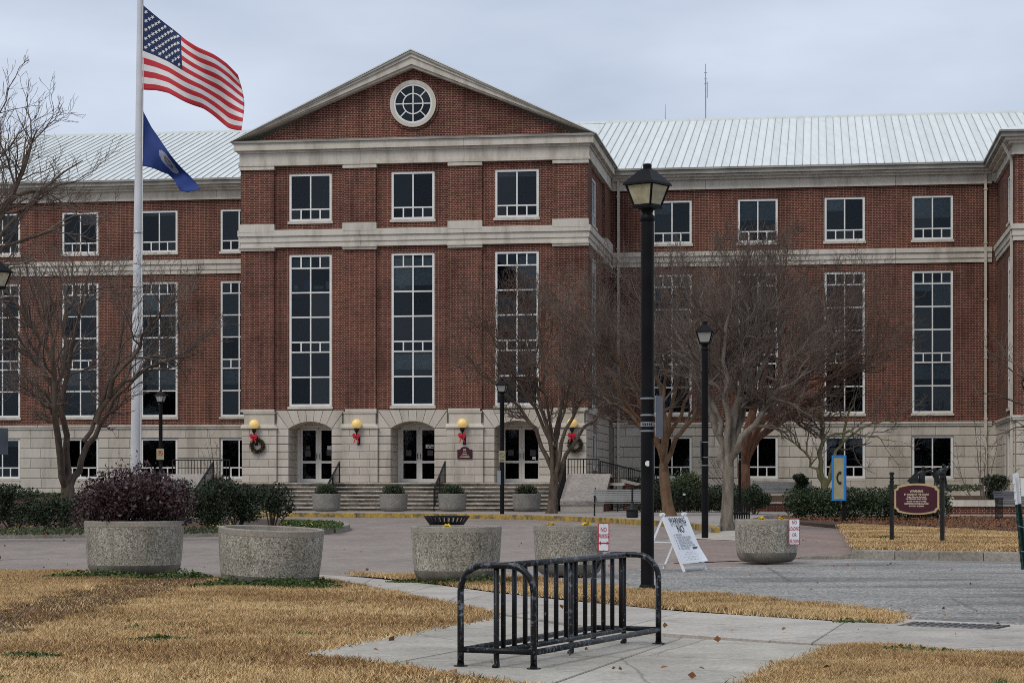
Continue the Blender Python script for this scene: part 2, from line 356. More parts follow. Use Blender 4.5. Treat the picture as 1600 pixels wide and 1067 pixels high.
def asphalt():
    m, nt, b = newmat('asphalt'); v = wpos(nt)
    vo = node(nt, 'ShaderNodeTexVoronoi', i_Scale=42.0); nt.links.new(v, vo.inputs['Vector'])
    c = ramp(nt, vo.outputs['Color'], [(0.1, (0.10, 0.094, 0.086)), (0.5, (0.25, 0.235, 0.215)), (1, (0.52, 0.50, 0.46))])
    mp2 = node(nt, 'ShaderNodeMapping'); mp2.inputs['Scale'].default_value = (0.45, 1.2, 1); nt.links.new(v, mp2.inputs[0])
    c = mixc(nt, 1.0, c, ramp(nt, noise(nt, mp2.outputs[0], 0.55, 7, 0.6), [(0.36, (0.42, 0.42, 0.43)), (0.47, (0.80, 0.80, 0.80)), (0.7, (1.16,) * 3)]), 'MULTIPLY')
    # cracks
    vc = node(nt, 'ShaderNodeTexVoronoi', feature='DISTANCE_TO_EDGE', i_Scale=0.30)
    ds = mixc(nt, 0.12, v, node(nt, 'ShaderNodeTexNoise', i_Scale=1.5).outputs[1]); nt.links.new(ds, vc.inputs['Vector'])
    c = mixc(nt, 1.0, c, ramp(nt, vc.outputs[0], [(0.0, (0.5,) * 3), (0.007, (1, 1, 1))]), 'MULTIPLY')
    nt.links.new(c, b.inputs['Base Color']); b.inputs['Roughness'].default_value = 0.85
    bump(nt, b, vo.outputs['Distance'], -0.4, 0.006)
asphalt()
def glass():
    m, nt, b = newmat('glass'); nt.nodes.remove(b); out = nt.nodes['Material Output']
    tr = node(nt, 'ShaderNodeBsdfTransparent'); tr.inputs[0].default_value = (0.56, 0.60, 0.62, 1)
    gl = node(nt, 'ShaderNodeBsdfGlossy'); gl.inputs['Roughness'].default_value = 0.03
    oi = node(nt, 'ShaderNodeObjectInfo'); nt.links.new(ramp(nt, oi.outputs['Random'], [(0, (0.38, 0.43, 0.47)), (0.5, (0.62, 0.70, 0.76)), (1, (0.95, 1.0, 1.0))]), gl.inputs[0])
    fr = node(nt, 'ShaderNodeFresnel', i_IOR=1.45); mxs = node(nt, 'ShaderNodeMixShader')
    nb = node(nt, 'ShaderNodeBump', i_Strength=0.05, i_Distance=0.02); nt.links.new(noise(nt, wpos(nt), 1.3, 2), nb.inputs['Height'])
    nt.links.new(nb.outputs[0], gl.inputs['Normal'])
    nt.links.new(fr.outputs[0], mxs.inputs[0]); nt.links.new(tr.outputs[0], mxs.inputs[1]); nt.links.new(gl.outputs[0], mxs.inputs[2])
    nt.links.new(mxs.outputs[0], out.inputs[0])
glass()
m_, nt_, b_ = newmat('lantern_glass'); b_.inputs['Base Color'].default_value = (0.52, 0.46, 0.30, 1); b_.inputs['Roughness'].default_value = 0.25
b_.inputs['Subsurface Weight'].default_value = 0.0; b_.inputs['Alpha'].default_value = 0.78
nt_.links.new(ramp(nt_, noise(nt_, wpos(nt_), 9, 4), [(0.35, (0.42, 0.37, 0.24)), (0.65, (0.62, 0.56, 0.38))]), b_.inputs['Base Color'])
m_, nt_, b_ = newmat('lantern_clear'); b_.inputs['Base Color'].default_value = (0.50, 0.50, 0.48, 1); b_.inputs['Roughness'].default_value = 0.15; b_.inputs['Alpha'].default_value = 0.6
m_, nt_, b_ = newmat('globe'); b_.inputs['Base Color'].default_value = (0.72, 0.52, 0.20, 1); b_.inputs['Roughness'].default_value = 0.3
b_.inputs['Emission Color'].default_value = (1.0, 0.68, 0.22, 1); b_.inputs['Emission Strength'].default_value = 0.22
def chipped():
    m, nt, b = newmat('chipped_paint'); v = wpos(nt)
    n = noise(nt, v, 34, 5, 0.65)
    c = ramp(nt, n, [(0.0, (0.005, 0.005, 0.006)), (0.63, (0.008, 0.008, 0.009)), (0.655, (0.13, 0.145, 0.165)), (1.0, (0.22, 0.24, 0.27))])
    nt.links.new(c, b.inputs['Base Color']); b.inputs['Roughness'].default_value = 0.45; b.inputs['Specular IOR Level'].default_value = 0.25
chipped()
def worn():
    """upper tubes of the rack: grey-blue undercoat showing, black flakes left"""
    m, nt, b = newmat('worn_paint'); v = wpos(nt)
    n = noise(nt, v, 24, 7, 0.7)
    c = ramp(nt, n, [(0.0, (0.006, 0.006, 0.007)), (0.545, (0.010, 0.010, 0.011)), (0.565, (0.085, 0.10, 0.12)), (1.0, (0.19, 0.215, 0.25))])
    nt.links.new(c, b.inputs['Base Color']); b.inputs['Roughness'].default_value = 0.42; b.inputs['Specular IOR Level'].default_value = 0.3
worn()

def concrete(name, c1, c2, seed):
    m, nt, b = newmat(name); v = wpos(nt)
    mp = node(nt, 'ShaderNodeMapping'); mp.inputs['Location'].default_value = (seed, seed * 2, 0); nt.links.new(v, mp.inputs[0]); v = mp.outputs[0]
    c = ramp(nt, noise(nt, v, 0.9, 8, 0.6), [(0.33, c2), (0.62, c1)])
    c = mixc(nt, 1.0, c, ramp(nt, noise(nt, v, 34, 3), [(0.3, (0.80,) * 3), (0.7, (1.18,) * 3)]), 'MULTIPLY')
    # broad damp stains, gum spots and hairline cracks
    c = mixc(nt, 1.0, c, ramp(nt, noise(nt, v, 2.6, 7, 0.7), [(0.30, (0.66, 0.65, 0.62)), (0.43, (0.95,) * 3), (0.6, (1.03,) * 3)]), 'MULTIPLY')
    vo = node(nt, 'ShaderNodeTexVoronoi', i_Scale=3.1); nt.links.new(v, vo.inputs['Vector'])
    c = mixc(nt, 1.0, c, ramp(nt, vo.outputs['Distance'], [(0.045, (0.5,) * 3), (0.07, (1,) * 3)]), 'MULTIPLY')
    vc = node(nt, 'ShaderNodeTexVoronoi', feature='DISTANCE_TO_EDGE', i_Scale=0.45)
    nz2 = node(nt, 'ShaderNodeTexNoise', i_Scale=2.5, i_Detail=5.0); nt.links.new(v, nz2.inputs['Vector'])
    ds = mixc(nt, 0.1, v, nz2.outputs[1]); nt.links.new(ds, vc.inputs['Vector'])
    c = mixc(nt, 1.0, c, ramp(nt, vc.outputs[0], [(0.0, (0.55,) * 3), (0.006, (1, 1, 1))]), 'MULTIPLY')
    oi = nt.nodes.new('ShaderNodeObjectInfo')
    c = mixc(nt, 1.0, c, ramp(nt, oi.outputs['Random'], [(0, (0.93,) * 3), (1, (1.06,) * 3)]), 'MULTIPLY')
    nt.links.new(c, b.inputs['Base Color']); b.inputs['Roughness'].default_value = 0.9
    bump(nt, b, noise(nt, v, 60, 3), 0.2, 0.004)
concrete('walk', (0.43, 0.395, 0.345), (0.33, 0.30, 0.26), 3.0)
concrete('pad', (0.40, 0.375, 0.32), (0.28, 0.26, 0.22), 11.0)

def roof_streak():
    """painted metal: dull runs down the slope, panel to panel tone"""
    m, nt, b = newmat('roof_metal'); v = opos(nt)
    mp = node(nt, 'ShaderNodeMapping'); mp.inputs['Scale'].default_value = (2.5, 0.22, 1.0); nt.links.new(wpos(nt), mp.inputs[0])
    c = ramp(nt, noise(nt, mp.outputs[0], 1.4, 6, 0.65), [(0.3, (0.60, 0.635, 0.62)), (0.5, (0.67, 0.705, 0.69)), (0.7, (0.71, 0.745, 0.73))])
    oi = nt.nodes.new('ShaderNodeObjectInfo')
    c = mixc(nt, 1.0, c, ramp(nt, oi.outputs['Random'], [(0, (0.93,) * 3), (1, (1.05,) * 3)]), 'MULTIPLY')
    nt.links.new(c, b.inputs['Base Color']); b.inputs['Roughness'].default_value = 0.45
roof_streak()

# ------------------------------------------------------------------ the setting: ground, street, walks, beds
def sheet(name, pts, z, m, kind='structure', thick=0.0, parent=None):
    mb = MB(); P = [(p[0], p[1]) for p in pts]
    A = sum(P[i][0] * P[(i + 1) % len(P)][1] - P[(i + 1) % len(P)][0] * P[i][1] for i in range(len(P)))
    if A < 0: P.reverse()
    if thick: mb.prism_z(P, z - thick, z)
    else: mb.add([(x, y, z) for x, y in P], [tuple(range(len(P)))])
    o = mb.build(name, m, parent)
    if kind and parent is None: tag(o, kind=kind)
    return o
def poly(*pp, z=0.0): return [gp(x, y, z) for x, y in pp]
sheet('ground', [(-1500, -300), (1500, -300), (1500, 2500), (-1500, 2500)], -0.03, 'soil')
sheet('brick_street', [(-60, 25), (45, 25), (45, 80), (-60, 80)], -0.008, 'street_brick')
ASPH = poly((740, 893), (1040, 888), (1180, 883), (1330, 872), (1620, 878)) + [Vector((30, 29, 0)), Vector((30, 10, 0)), gp(1640, 990), gp(1380, 985), gp(1000, 945), gp(800, 930)]
sheet('asphalt_street', ASPH, -0.004, 'asphalt')
# walkway of reddish pavers to the right of the lamp
WALK = poly((1052, 880), (1085, 843), (1155, 838), (1180, 815), (1260, 810), (1308, 817), (1334, 866), (1250, 872))
sheet('paver_walkway', WALK, 0.004, 'walk_brick')

# concrete footpath and pad, laid in slabs
def slabs(name, quads, m, z, label=None):
    root = sheet(name, quads[0], z - 0.03, 'soil') if False else None
    base = bpy.data.objects.new(name, None); COL.objects.link(base); tag(base, kind='structure')
    for q in quads:
        c = sum((Vector((p[0], p[1], 0)) for p in q), Vector()) / len(q)
        Q = []
        for p in q:
            d = Vector((p[0], p[1], 0)) - c; Q.append(c + d * (1 - 0.009 / max(d.length, .3)))
        A = sum(Q[i][0] * Q[(i + 1) % len(Q)][1] - Q[(i + 1) % len(Q)][0] * Q[i][1] for i in range(len(Q)))
        if A < 0: Q.reverse()
        mb = MB(); n = len(Q)
        I = [c + (p - c) * (1 - 0.012 / (p - c).length) for p in Q]
        V = [(p.x, p.y, z - 0.06) for p in Q] + [(p.x, p.y, z - 0.006) for p in Q] + [(p.x, p.y, z) for p in I]
        fs = [tuple(range(2 * n, 3 * n))]
        for k in (0, n):
            fs += [(k + i, k + (i + 1) % n, k + (i + 1) % n + n, k + i + n) for i in range(n)]
        mb.add(V, fs).build('concrete_slab', m, base)
    return base
up = [gp(*p) for p in ((468, 897.5), (640, 910), (770, 928), (1000, 953), (1180, 967), (1400, 979), (1650, 990))]
lo_ = [gp(*p) for p in ((506, 904), (640, 930), (765, 958.5), (920, 983), (1060, 996), (1330, 1012), (1680, 1029))]
def cut(poly_, n):
    ds = [0]
    for a, b in zip(poly_, poly_[1:]): ds.append(ds[-1] + (b - a).length)
    out = []
    for i in range(n + 1):
        t = ds[-1] * i / n
        for k in range(len(poly_) - 1):
            if t <= ds[k + 1] + 1e-9:
                s = (t - ds[k]) / (ds[k + 1] - ds[k]); out.append(poly_[k].lerp(poly_[k + 1], s)); break
    return out
NS = 7
cu_, cl_ = cut(up, NS), cut(lo_, NS)
slabs('footpath', [[cl_[i], cl_[i + 1], cu_[i + 1], cu_[i]] for i in range(NS)], 'walk', 0.022)
PA = [gp(*p) for p in ((468, 1025), (772, 971.5), (800, 966))]
pad_back = [gp(*p) for p in ((768, 960.5), (918, 985), (1058, 998), (1318, 1013))]
pad_front = [gp(*p) for p in ((468, 1025), (640, 1043), (850, 1072), (1150, 1076))]
slabs('bicycle_pad', [[gp(468, 1025), gp(610, 1040), gp(905, 983.5), gp(772, 962)],
                      [gp(612, 1040.5), gp(850, 1076), gp(1064, 1000), gp(932, 987.5), gp(908, 984)],
                      [gp(853, 1077), gp(1150, 1080), gp(1322, 1014), gp(1068, 999.5)]], 'pad', 0.018)
# lawns: thatch sheets, then blades of dead grass as one mass each
LAWN_L = poly((-120, 893), (60, 893), (200, 897), (330, 903), (500, 905), (600, 924), (765, 960), (770, 969), (640, 992), (466, 1026), (620, 1045), (850, 1080), (-140, 1100))
LAWN_R = poly((1150, 1085), (1215, 1052), (1320, 1015), (1400, 1016), (1680, 1031), (1720, 1090))
LAWN_S = poly((540, 898), (640, 902), (800, 903), (1000, 926), (1180, 938), (1390, 960), (1402, 969), (1390, 976), (1180, 964), (1000, 950), (770, 925), (640, 908))
RZ = 0.13
LAWN_F = [gp(x, y, RZ) for x, y in ((1312, 819), (1420, 823), (1660, 836), (1680, 862), (1500, 861), (1338, 858))]
mat('thatch_dark', (0.19, 0.115, 0.055), (0.10, 0.06, 0.03), 3, 0.95, fine=40)
for nm, P, z in (('lawn', LAWN_L, 0.012), ('lawn', LAWN_R, 0.012), ('lawn', LAWN_S, 0.016), ('lawn', LAWN_F, RZ)):
    sheet(nm, P, z, 'thatch')
sheet('drain_apron', poly((1350, 972), (1408, 968), (1640, 980), (1640, 991), (1400, 979)), 0.012, 'walk')
dr = thing('storm_drain', 'dark iron storm drain grate set in the concrete beside the asphalt', 'drain', gp(1485, 977, 0))
mbd = MB()
q = [gp(*p, 0.016) - dr.location for p in ((1425, 971.5), (1580, 977), (1545, 984), (1400, 978))]
mbd.add(q, [(0, 3, 2, 1)]).build('grate_well', 'asphalt_dark', dr)
for i in range(12):
    t = (i + .5) / 12
    a = q[0].lerp(q[1], t); b = q[3].lerp(q[2], t)
    MB().bar(a + Vector((0, 0, .004)), b + Vector((0, 0, .004)), .05, .006).build('grate_bar', 'asphalt_dark', dr)

def in_poly(P, pts):
    x, y = pts[:, 0], pts[:, 1]; ins = np.zeros(len(pts), bool); n = len(P)
    for i in range(n):
        x1, y1 = P[i][0], P[i][1]; x2, y2 = P[(i + 1) % n][0], P[(i + 1) % n][1]
        c = ((y1 > y) != (y2 > y)) & (x < (x2 - x1) * (y - y1) / (y2 - y1 + 1e-12) + x1); ins ^= c
    return ins
RUT_A, RUT_B = gp(-40, 985), gp(290, 903)
RWD = .50
def rut(p):
    a = np.array(RUT_A[:2]); d = np.array(RUT_B[:2]) - a; L_ = np.linalg.norm(d); d /= L_
    q = p[:, :2] - a; s = q @ d; return np.abs(q[:, 0] * d[1] - q[:, 1] * d[0]), s
GM = {}
for nm, c in (('straw', (0.585, 0.385, 0.17)), ('straw_pale', (0.72, 0.535, 0.285)), ('straw_brown', (0.30, 0.175, 0.08)), ('grass_green', (0.06, 0.12, 0.025))):
    mat(nm, c, tuple(x * 0.78 for x in c), 2.2, 0.85)
def grass(P, z, n, h0, wid, name, label, green=0.012):
    xy = np.array([(p[0], p[1]) for p in P]); lo, hi = xy.min(0), xy.max(0)
    lo[0] = max(lo[0], -0.26 * hi[1]); hi[0] = min(hi[0], 0.27 * hi[1])
    c = rng.random((n * 3, 2)) * (hi - lo) + lo
    c = c[in_poly(P, c)][:n]
    keep = np.ones(len(c), bool)
    if name == 'dead_grass' and P is LAWN_L:
        d, s = rut(c); keep = ~((d < RWD + 0.12 * np.sin(s * 2.3) + .10 * np.sin(s * 7)) & (rng.random(len(c)) < 0.5))
    # worn, thin places
    bare = np.sin(c[:, 0] * 1.9 + 2.2 * np.sin(c[:, 1] * 1.1)) * np.sin(c[:, 1] * 1.6 + 1.8 * np.sin(c[:, 0] * 1.4 + 1)) + .25 * np.sin(c[:, 0] * 9 + c[:, 1] * 7)
    keep &= ~((bare > .78) & (rng.random(len(c)) < .72))
    c = c[keep] + rng.normal(size=(int(keep.sum()), 2)) * .065; n = len(c)
    # tussocks: height varies in patches
    ph = np.sin(c[:, 0] * 3.1 + 1.7 * np.sin(c[:, 1] * 2.3)) * np.sin(c[:, 1] * 2.7 + 1.3 * np.sin(c[:, 0] * 1.9))
    h = h0 * (0.75 + 0.35 * ph + 0.3 * rng.random(n)).clip(0.3, 1.6)
    if P is LAWN_L: h = np.where(rut(c)[0] < RWD, h * .65, h)
    lean = rng.normal(size=(n, 2)) * h[:, None] * 0.75
    ang = rng.random(n) * np.pi; ww = wid * (0.7 + 0.6 * rng.random(n))
    B = np.c_[c, np.full(n, z)]
    sx = np.c_[np.cos(ang) * ww, np.sin(ang) * ww, np.zeros(n)]
    T = B + np.c_[lean, h]
    V = np.stack([B - sx, B + sx, T], 1)
    me = mesh_np(name, V, np.arange(n * 3).reshape(n, 3))
    ph2 = np.sin(c[:, 0] * 1.3 + 2 * np.sin(c[:, 1] * .9)) + np.sin(c[:, 1] * 1.7 + c[:, 0] * .4)
    r = rng.random(n) + 0.16 * ph2 + .14 * np.sin(c[:, 0] * 5.3 + 2 * np.sin(c[:, 1] * 4.1)) * np.sin(c[:, 1] * 6.7 + c[:, 0])
    mi = np.where(r < 0.28, 2, np.where(r < 0.72, 0, 1))
    g = (np.sin(c[:, 0] * 2.1 + 5) * np.sin(c[:, 1] * 1.37 + 2 * np.sin(c[:, 0])) > 0.985) & (rng.random(n) < .7)
    mi = np.where(g | (rng.random(n) < green), 3, mi)
    if P is LAWN_L: mi = np.where((rut(c)[0] < RWD + .1 * np.sin(c[:, 1] * 5)) & (rng.random(n) < .6), 4, mi)
    for k in ('straw', 'straw_pale', 'straw_brown', 'grass_green', 'thatch_dark'): me.materials.append(MATS[k])
    me.polygons.foreach_set('material_index', mi.astype(np.int32))
    o = obj(name, me); tag(o, label, 'grass', kind='stuff'); return o
sheet('worn_track', [Vector((RUT_A[0], RUT_A[1], 0)) + Vector((.2, -.3, 0)), Vector((RUT_B[0], RUT_B[1], 0)) + Vector((.25, -.3, 0)), Vector((RUT_B[0], RUT_B[1], 0)) + Vector((-.25, .2, 0)), Vector((RUT_A[0], RUT_A[1], 0)) + Vector((-.3, .3, 0))], .0165, 'thatch_dark')
grass(LAWN_L, 0.012, 230000, 0.042, 0.006, 'dead_grass', 'dormant straw coloured grass on the large left lawn')
grass(LAWN_R, 0.012, 70000, 0.045, 0.005, 'dead_grass', 'dormant straw coloured grass at the lower right corner')
grass(LAWN_S, 0.016, 80000, 0.055, 0.006, 'dead_grass', 'dormant grass strip between the asphalt and the footpath')
grass(LAWN_F, RZ, 60000, 0.045, 0.010, 'dead_grass', 'dormant grass around the maroon sign posts')
# kerbs, each stone its own piece
def kerb_line(name, pts, w, z, m, n, side=1, z0=-0.02):
    base = bpy.data.objects.new(name, None); COL.objects.link(base); tag(base, kind='structure')
    P = cut([Vector((p[0], p[1], 0)) for p in pts], n)
    nr = []
    for i in range(len(P)):
        t = (P[min(i + 1, n)] - P[max(i - 1, 0)]).normalized(); nr.append(Vector((-t.y, t.x, 0)) * w * side)
    for i in range(n):
        a, b = P[i], P[i + 1]; e = (b - a) * (0.006 / max((b - a).length, .1))
        q = [a + e, b - e, b - e + nr[i + 1], a + e + nr[i]]
        if side < 0: q.reverse()
        ch = [p + (sum(q, Vector()) / 4 - p) * 0.0 for p in q]
        cen = sum(q, Vector()) / 4; top = [cen + (p - cen) * 0.94 for p in q]
        V = [(p.x, p.y, z0) for p in q] + [(p.x, p.y, z - .02) for p in q] + [(p.x, p.y, z) for p in top]
        mb = MB(); fs = [(8, 9, 10, 11)]
        for k in (0, 4): fs += [(k + j, k + (j + 1) % 4, k + (j + 1) % 4 + 4, k + j + 4) for j in range(4)]
        mb.add(V, fs).build('kerb_stone', m, base)
    return base
kerb_line('kerb', [gp(x, y) for x, y in ((1330, 872.5), (1400, 873.5), (1500, 875), (1680, 878))], 0.2, RZ + 0.012, 'kerb', 5)
kerb_line('kerb', [gp(x, y) for x, y in ((1252, 872.5), (1330, 872.5))], 0.2, 0.05, 'kerb', 2)
kerb_line('kerb', [gp(x, y) for x, y in ((1334, 869), (1322, 845), (1311, 822))], 0.12, RZ - 0.03, 'kerb', 5, side=-1)
IS = [gp(x, y) for x, y in ((-150, 842), (100, 840), (300, 838.5), (480, 836), (528, 833), (546, 829), (548, 826), (535, 822), (500, 819), (420, 816.5), (200, 815), (-150, 813))]
kerb_line('kerb', IS, 0.18, 0.15, 'kerb', 26)
ISC = Vector((-9, 56, 0))
sheet('planting_bed', [ISC + (p - ISC) * .985 for p in IS], .12, 'mulch', thick=.1)
# raised sidewalk along the building with its yellow kerb
KB = [gp(x, y) for x, y in ((150, 806), (300, 806.5), (450, 807), (660, 808.5), (760, 810), (830, 811.5), (920, 815), (1000, 819.5), (1060, 824), (1100, 829), (1112, 833))]
kerb_line('yellow_kerb', KB, 0.2, 0.155, 'yellow_kerb', 34)
SW = [p + Vector((0, 0.1, 0)) for p in KB] + [gp(1200, 811), gp(1320, 811)] + [Vector((40, 66, 0)), Vector((40, 120, 0)), Vector((-60, 120, 0)), Vector((-60, 80, 0))]
sheet('sidewalk', SW, 0.148, 'sidewalk_far', thick=0.16)
sheet('tree_pit', poly((1066, 841), (1150, 845), (1165, 828), (1104, 832)), 0.012, 'pale_paver')
sheet('mulch_bed', [gp(x, y, .16) for x, y in ((1216, 809), (1312, 817), (1420, 821.5), (1660, 834), (1680, 801), (1500, 800), (1400, 803), (1215, 800))], 0.10, 'mulch', thick=.1)

# ------------------------------------------------------------------ the courthouse
BA = math.atan(475 / F); BX, BY = (645 - 800) / F * 87.0, 87.0
cth = thing('courthouse', 'red brick courthouse with stone base, central pediment and pale metal roof', 'building', (BX, BY, 0), -BA)
def bw(u, d, z=0.0):   # courthouse frame to world
    return Vector((BX + u * math.cos(BA) + d * math.sin(BA), BY - u * math.sin(BA) + d * math.cos(BA), z))
def wall(name, m, x0, x1, z0, z1, ops, loc, rz, reveal=0.16):
    xs = sorted({x0, x1, *[v for o in ops for v in o[:2] if x0 < v < x1]}); zs = sorted({z0, z1, *[v for o in ops for v in o[2:] if z0 < v < z1]})
    mb = MB()
    for i in range(len(xs) - 1):
        for j in range(len(zs) - 1):
            cx, cz = (xs[i] + xs[i + 1]) / 2, (zs[j] + zs[j + 1]) / 2
            if any(a < cx < b and c < cz < d for a, b, c, d in ops): continue
            mb.add([(xs[i], 0, zs[j]), (xs[i + 1], 0, zs[j]), (xs[i + 1], 0, zs[j + 1]), (xs[i], 0, zs[j + 1])], [(0, 1, 2, 3)])
    for a, b, c, d in ops:
        c, d = max(c, z0), min(d, z1)
        r = reveal
        mb.add([(a, 0, c), (a, 0, d), (a, r, d), (a, r, c)], [(0, 1, 2, 3)]); mb.add([(b, 0, c), (b, r, c), (b, r, d), (b, 0, d)], [(0, 1, 2, 3)])
        mb.add([(a, 0, d), (b, 0, d), (b, r, d), (a, r, d)], [(0, 1, 2, 3)]); mb.add([(a, 0, c), (a, r, c), (b, r, c), (b, 0, c)], [(0, 1, 2, 3)])
    return mb.build(name, m, cth, loc=loc, rot=(0, 0, rz))
# windows ---------------------------------------------------------
PANE = {}
def pane_mesh(w, h):
    k = (round(w, 3), round(h, 3))
    if k not in PANE:
        PANE[k] = MB().box(-w / 2, w / 2, -.004, .004, -h / 2, h / 2).mesh('pane'); PANE[k].materials.append(MATS['glass'])
    return PANE[k]
KINDS = {'upper': [(0.775, 2), (1.0, 4)],
         'tall': [(0.077, 4), (0.243, 2), (0.41, 2), (0.58, 2), (0.647, 4), (0.817, 2), (1.0, 2)],
         'ground': [(0.76, 2), (1.0, 4)], 'slim': [(0.5, 1), (0.56, 2), (1.0, 1)]}
PROTO = {}
def window(kind, w, h, loc, rz, blinds=(), extra=None):
    key = (kind, round(w, 2), round(h, 2)); fr, ml = 0.10, 0.058
    if key not in PROTO:
        mb = MB(); panes = []
        mb.box(-w / 2, -w / 2 + fr, -.03, .09, 0, h); mb.box(w / 2 - fr, w / 2, -.03, .09, 0, h)
        mb.box(-w / 2 + fr, w / 2 - fr, -.03, .09, h - fr, h); mb.box(-w / 2 + fr, w / 2 - fr, -.03, .09, 0, fr)
        ih, iw = h - 2 * fr, w - 2 * fr; top = h - fr; prev = 0
        for i, (t, n) in enumerate(KINDS[kind]):
            za, zb = top - ih * t, top - ih * prev; prev = t
            if i < len(KINDS[kind]) - 1: mb.box(-w / 2 + fr, w / 2 - fr, -.012, .05, za - ml / 2, za + ml / 2)
            cw = iw / n; zlo = za + (ml / 2 if i < len(KINDS[kind]) - 1 else 0); zhi = zb - (ml / 2 if i else 0)
            for k in range(1, n):
                x = -iw / 2 + k * cw; mb.box(x - ml / 2, x + ml / 2, -.010, .048, zlo, zhi)
            for k in range(n):
                xa = -iw / 2 + k * cw + (ml / 2 if k else 0); xb = -iw / 2 + (k + 1) * cw - (ml / 2 if k < n - 1 else 0)
                panes.append((xb - xa, zhi - zlo, (xa + xb) / 2, (zlo + zhi) / 2))
        me = mb.mesh('window'); me.materials.append(MATS['window_white'])
        sill = MB().box(-w / 2 - .05, w / 2 + .05, -.12, .02, -.11, -.004).mesh('sill'); sill.materials.append(MATS['stone_trim'])
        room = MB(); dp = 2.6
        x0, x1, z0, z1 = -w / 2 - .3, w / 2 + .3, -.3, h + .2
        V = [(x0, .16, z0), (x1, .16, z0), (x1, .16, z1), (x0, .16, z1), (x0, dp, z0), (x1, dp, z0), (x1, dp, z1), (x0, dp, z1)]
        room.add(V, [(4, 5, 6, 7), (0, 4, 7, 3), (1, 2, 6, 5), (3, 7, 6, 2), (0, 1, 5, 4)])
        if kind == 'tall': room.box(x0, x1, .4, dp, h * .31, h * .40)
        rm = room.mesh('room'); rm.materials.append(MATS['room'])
        PROTO[key] = (me, panes, sill, rm)
    me, panes, sill, rm = PROTO[key]
    o = obj('window', me, None, cth, loc, (0, 0, rz))
    for pw, ph, x, z in panes:
        obj('pane', pane_mesh(pw, ph), None, o, (x, .02, z), (0.004 * random.uniform(-1, 1), 0, 0.004 * random.uniform(-1, 1)))
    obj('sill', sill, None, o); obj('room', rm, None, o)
    for (a, b, c, d) in blinds:   # fractions of width and height
        MB().box(-w / 2 + fr + (w - 2 * fr) * a, -w / 2 + fr + (w - 2 * fr) * b, .12, .135, h * c, h * d).build('blind', 'blind', o)
    return o
WW = 1.80
WX = [-21.79, -17.91, -14.03, -10.15, 10.15, 14.03, 17.91, 21.79]
DW = 9.5
Wz = dict(gw=(1.49, 3.39), tw=(4.39, 10.76), uw=(12.14, 14.12))
# wings
for s, xs in ((-1, WX[:4]), (1, WX[4:])):
    xa, xb = (-30.0, -7.0) if s < 0 else (7.0, 24.75)
    ops = []
    for x in xs:
        for k in ('tw', 'uw'): ops.append((x - WW / 2, x + WW / 2, *Wz[k]))
    gops = [(x - WW / 2, x + WW / 2, *Wz['gw']) for x in xs]
    wall('brick_wall', 'brick', xa, xb, 3.95, 14.7, ops, (0, DW, 0), 0)
    wall('base_wall', 'mortar', xa, xb, 0.0, 3.95, gops, (0, DW, 0), 0)
    for i, x in enumerate(xs):
        bl = [(0, 1, .45 + .5 * random.random(), 1)] if random.random() < .5 else [(.5 * (i % 2), .5 + .5 * (i % 2), .7, 1)]
        window('upper', WW, 1.98, (x, DW + .06, 12.14), 0, bl)
        tb = []
        if random.random() < .6: tb.append((0, .5, .75 + .15 * random.random(), .93))
        if random.random() < .6: tb.append((.5, 1, .72 + .2 * random.random(), .93))
        if random.random() < .4: tb.append((0, 1, .24, .34))
        window('tall', WW, 6.37, (x, DW + .06, 4.39), 0, tb)
        window('ground', WW, 1.90, (x, DW + .06, 1.49), 0, [(0, 1, .8, 1)] if random.random() < .3 else [])
# mouldings of the wings: (z0, z1, projection)
def course(name, tiers, x0, x1, y, m='stone_trim', ry=0.25, parent=None):
    mb = MB()
    for a, b, p in tiers: mb.box(x0, x1, y - p, y + ry, a, b)
    return mb.build(name, m, parent or cth)
BANDT = [(11.10, 11.30, .07), (11.30, 11.56, .11), (11.56, 11.76, .17)]
FRZ = [(14.58, 14.66, .13), (14.66, 15.02, .08)]
COR = [(15.02, 15.13, .25), (15.13, 15.24, .42)]
GUT = [(15.24, 15.42, .58), (15.42, 15.50, .66)]
LEDGE = [(3.83, 3.93, .10), (3.93, 4.02, .14)]
for xa, xb in ((-30, -7.45), (7.45, 24.4)):
    n = max(1, round((xb - xa) / 3.88))
    for i in range(n):                       # stone courses come in lengths, with joints
        a, b = xa + (xb - xa) * i / n, xa + (xb - xa) * (i + 1) / n - .012
        course('band_stone', BANDT, a, b, DW); course('frieze_stone', FRZ, a, b, DW); course('ledge_stone', LEDGE, a, b, DW)
    course('cornice', COR, xa, xb, DW); course('gutter', GUT, xa, xb, DW, 'gutter')
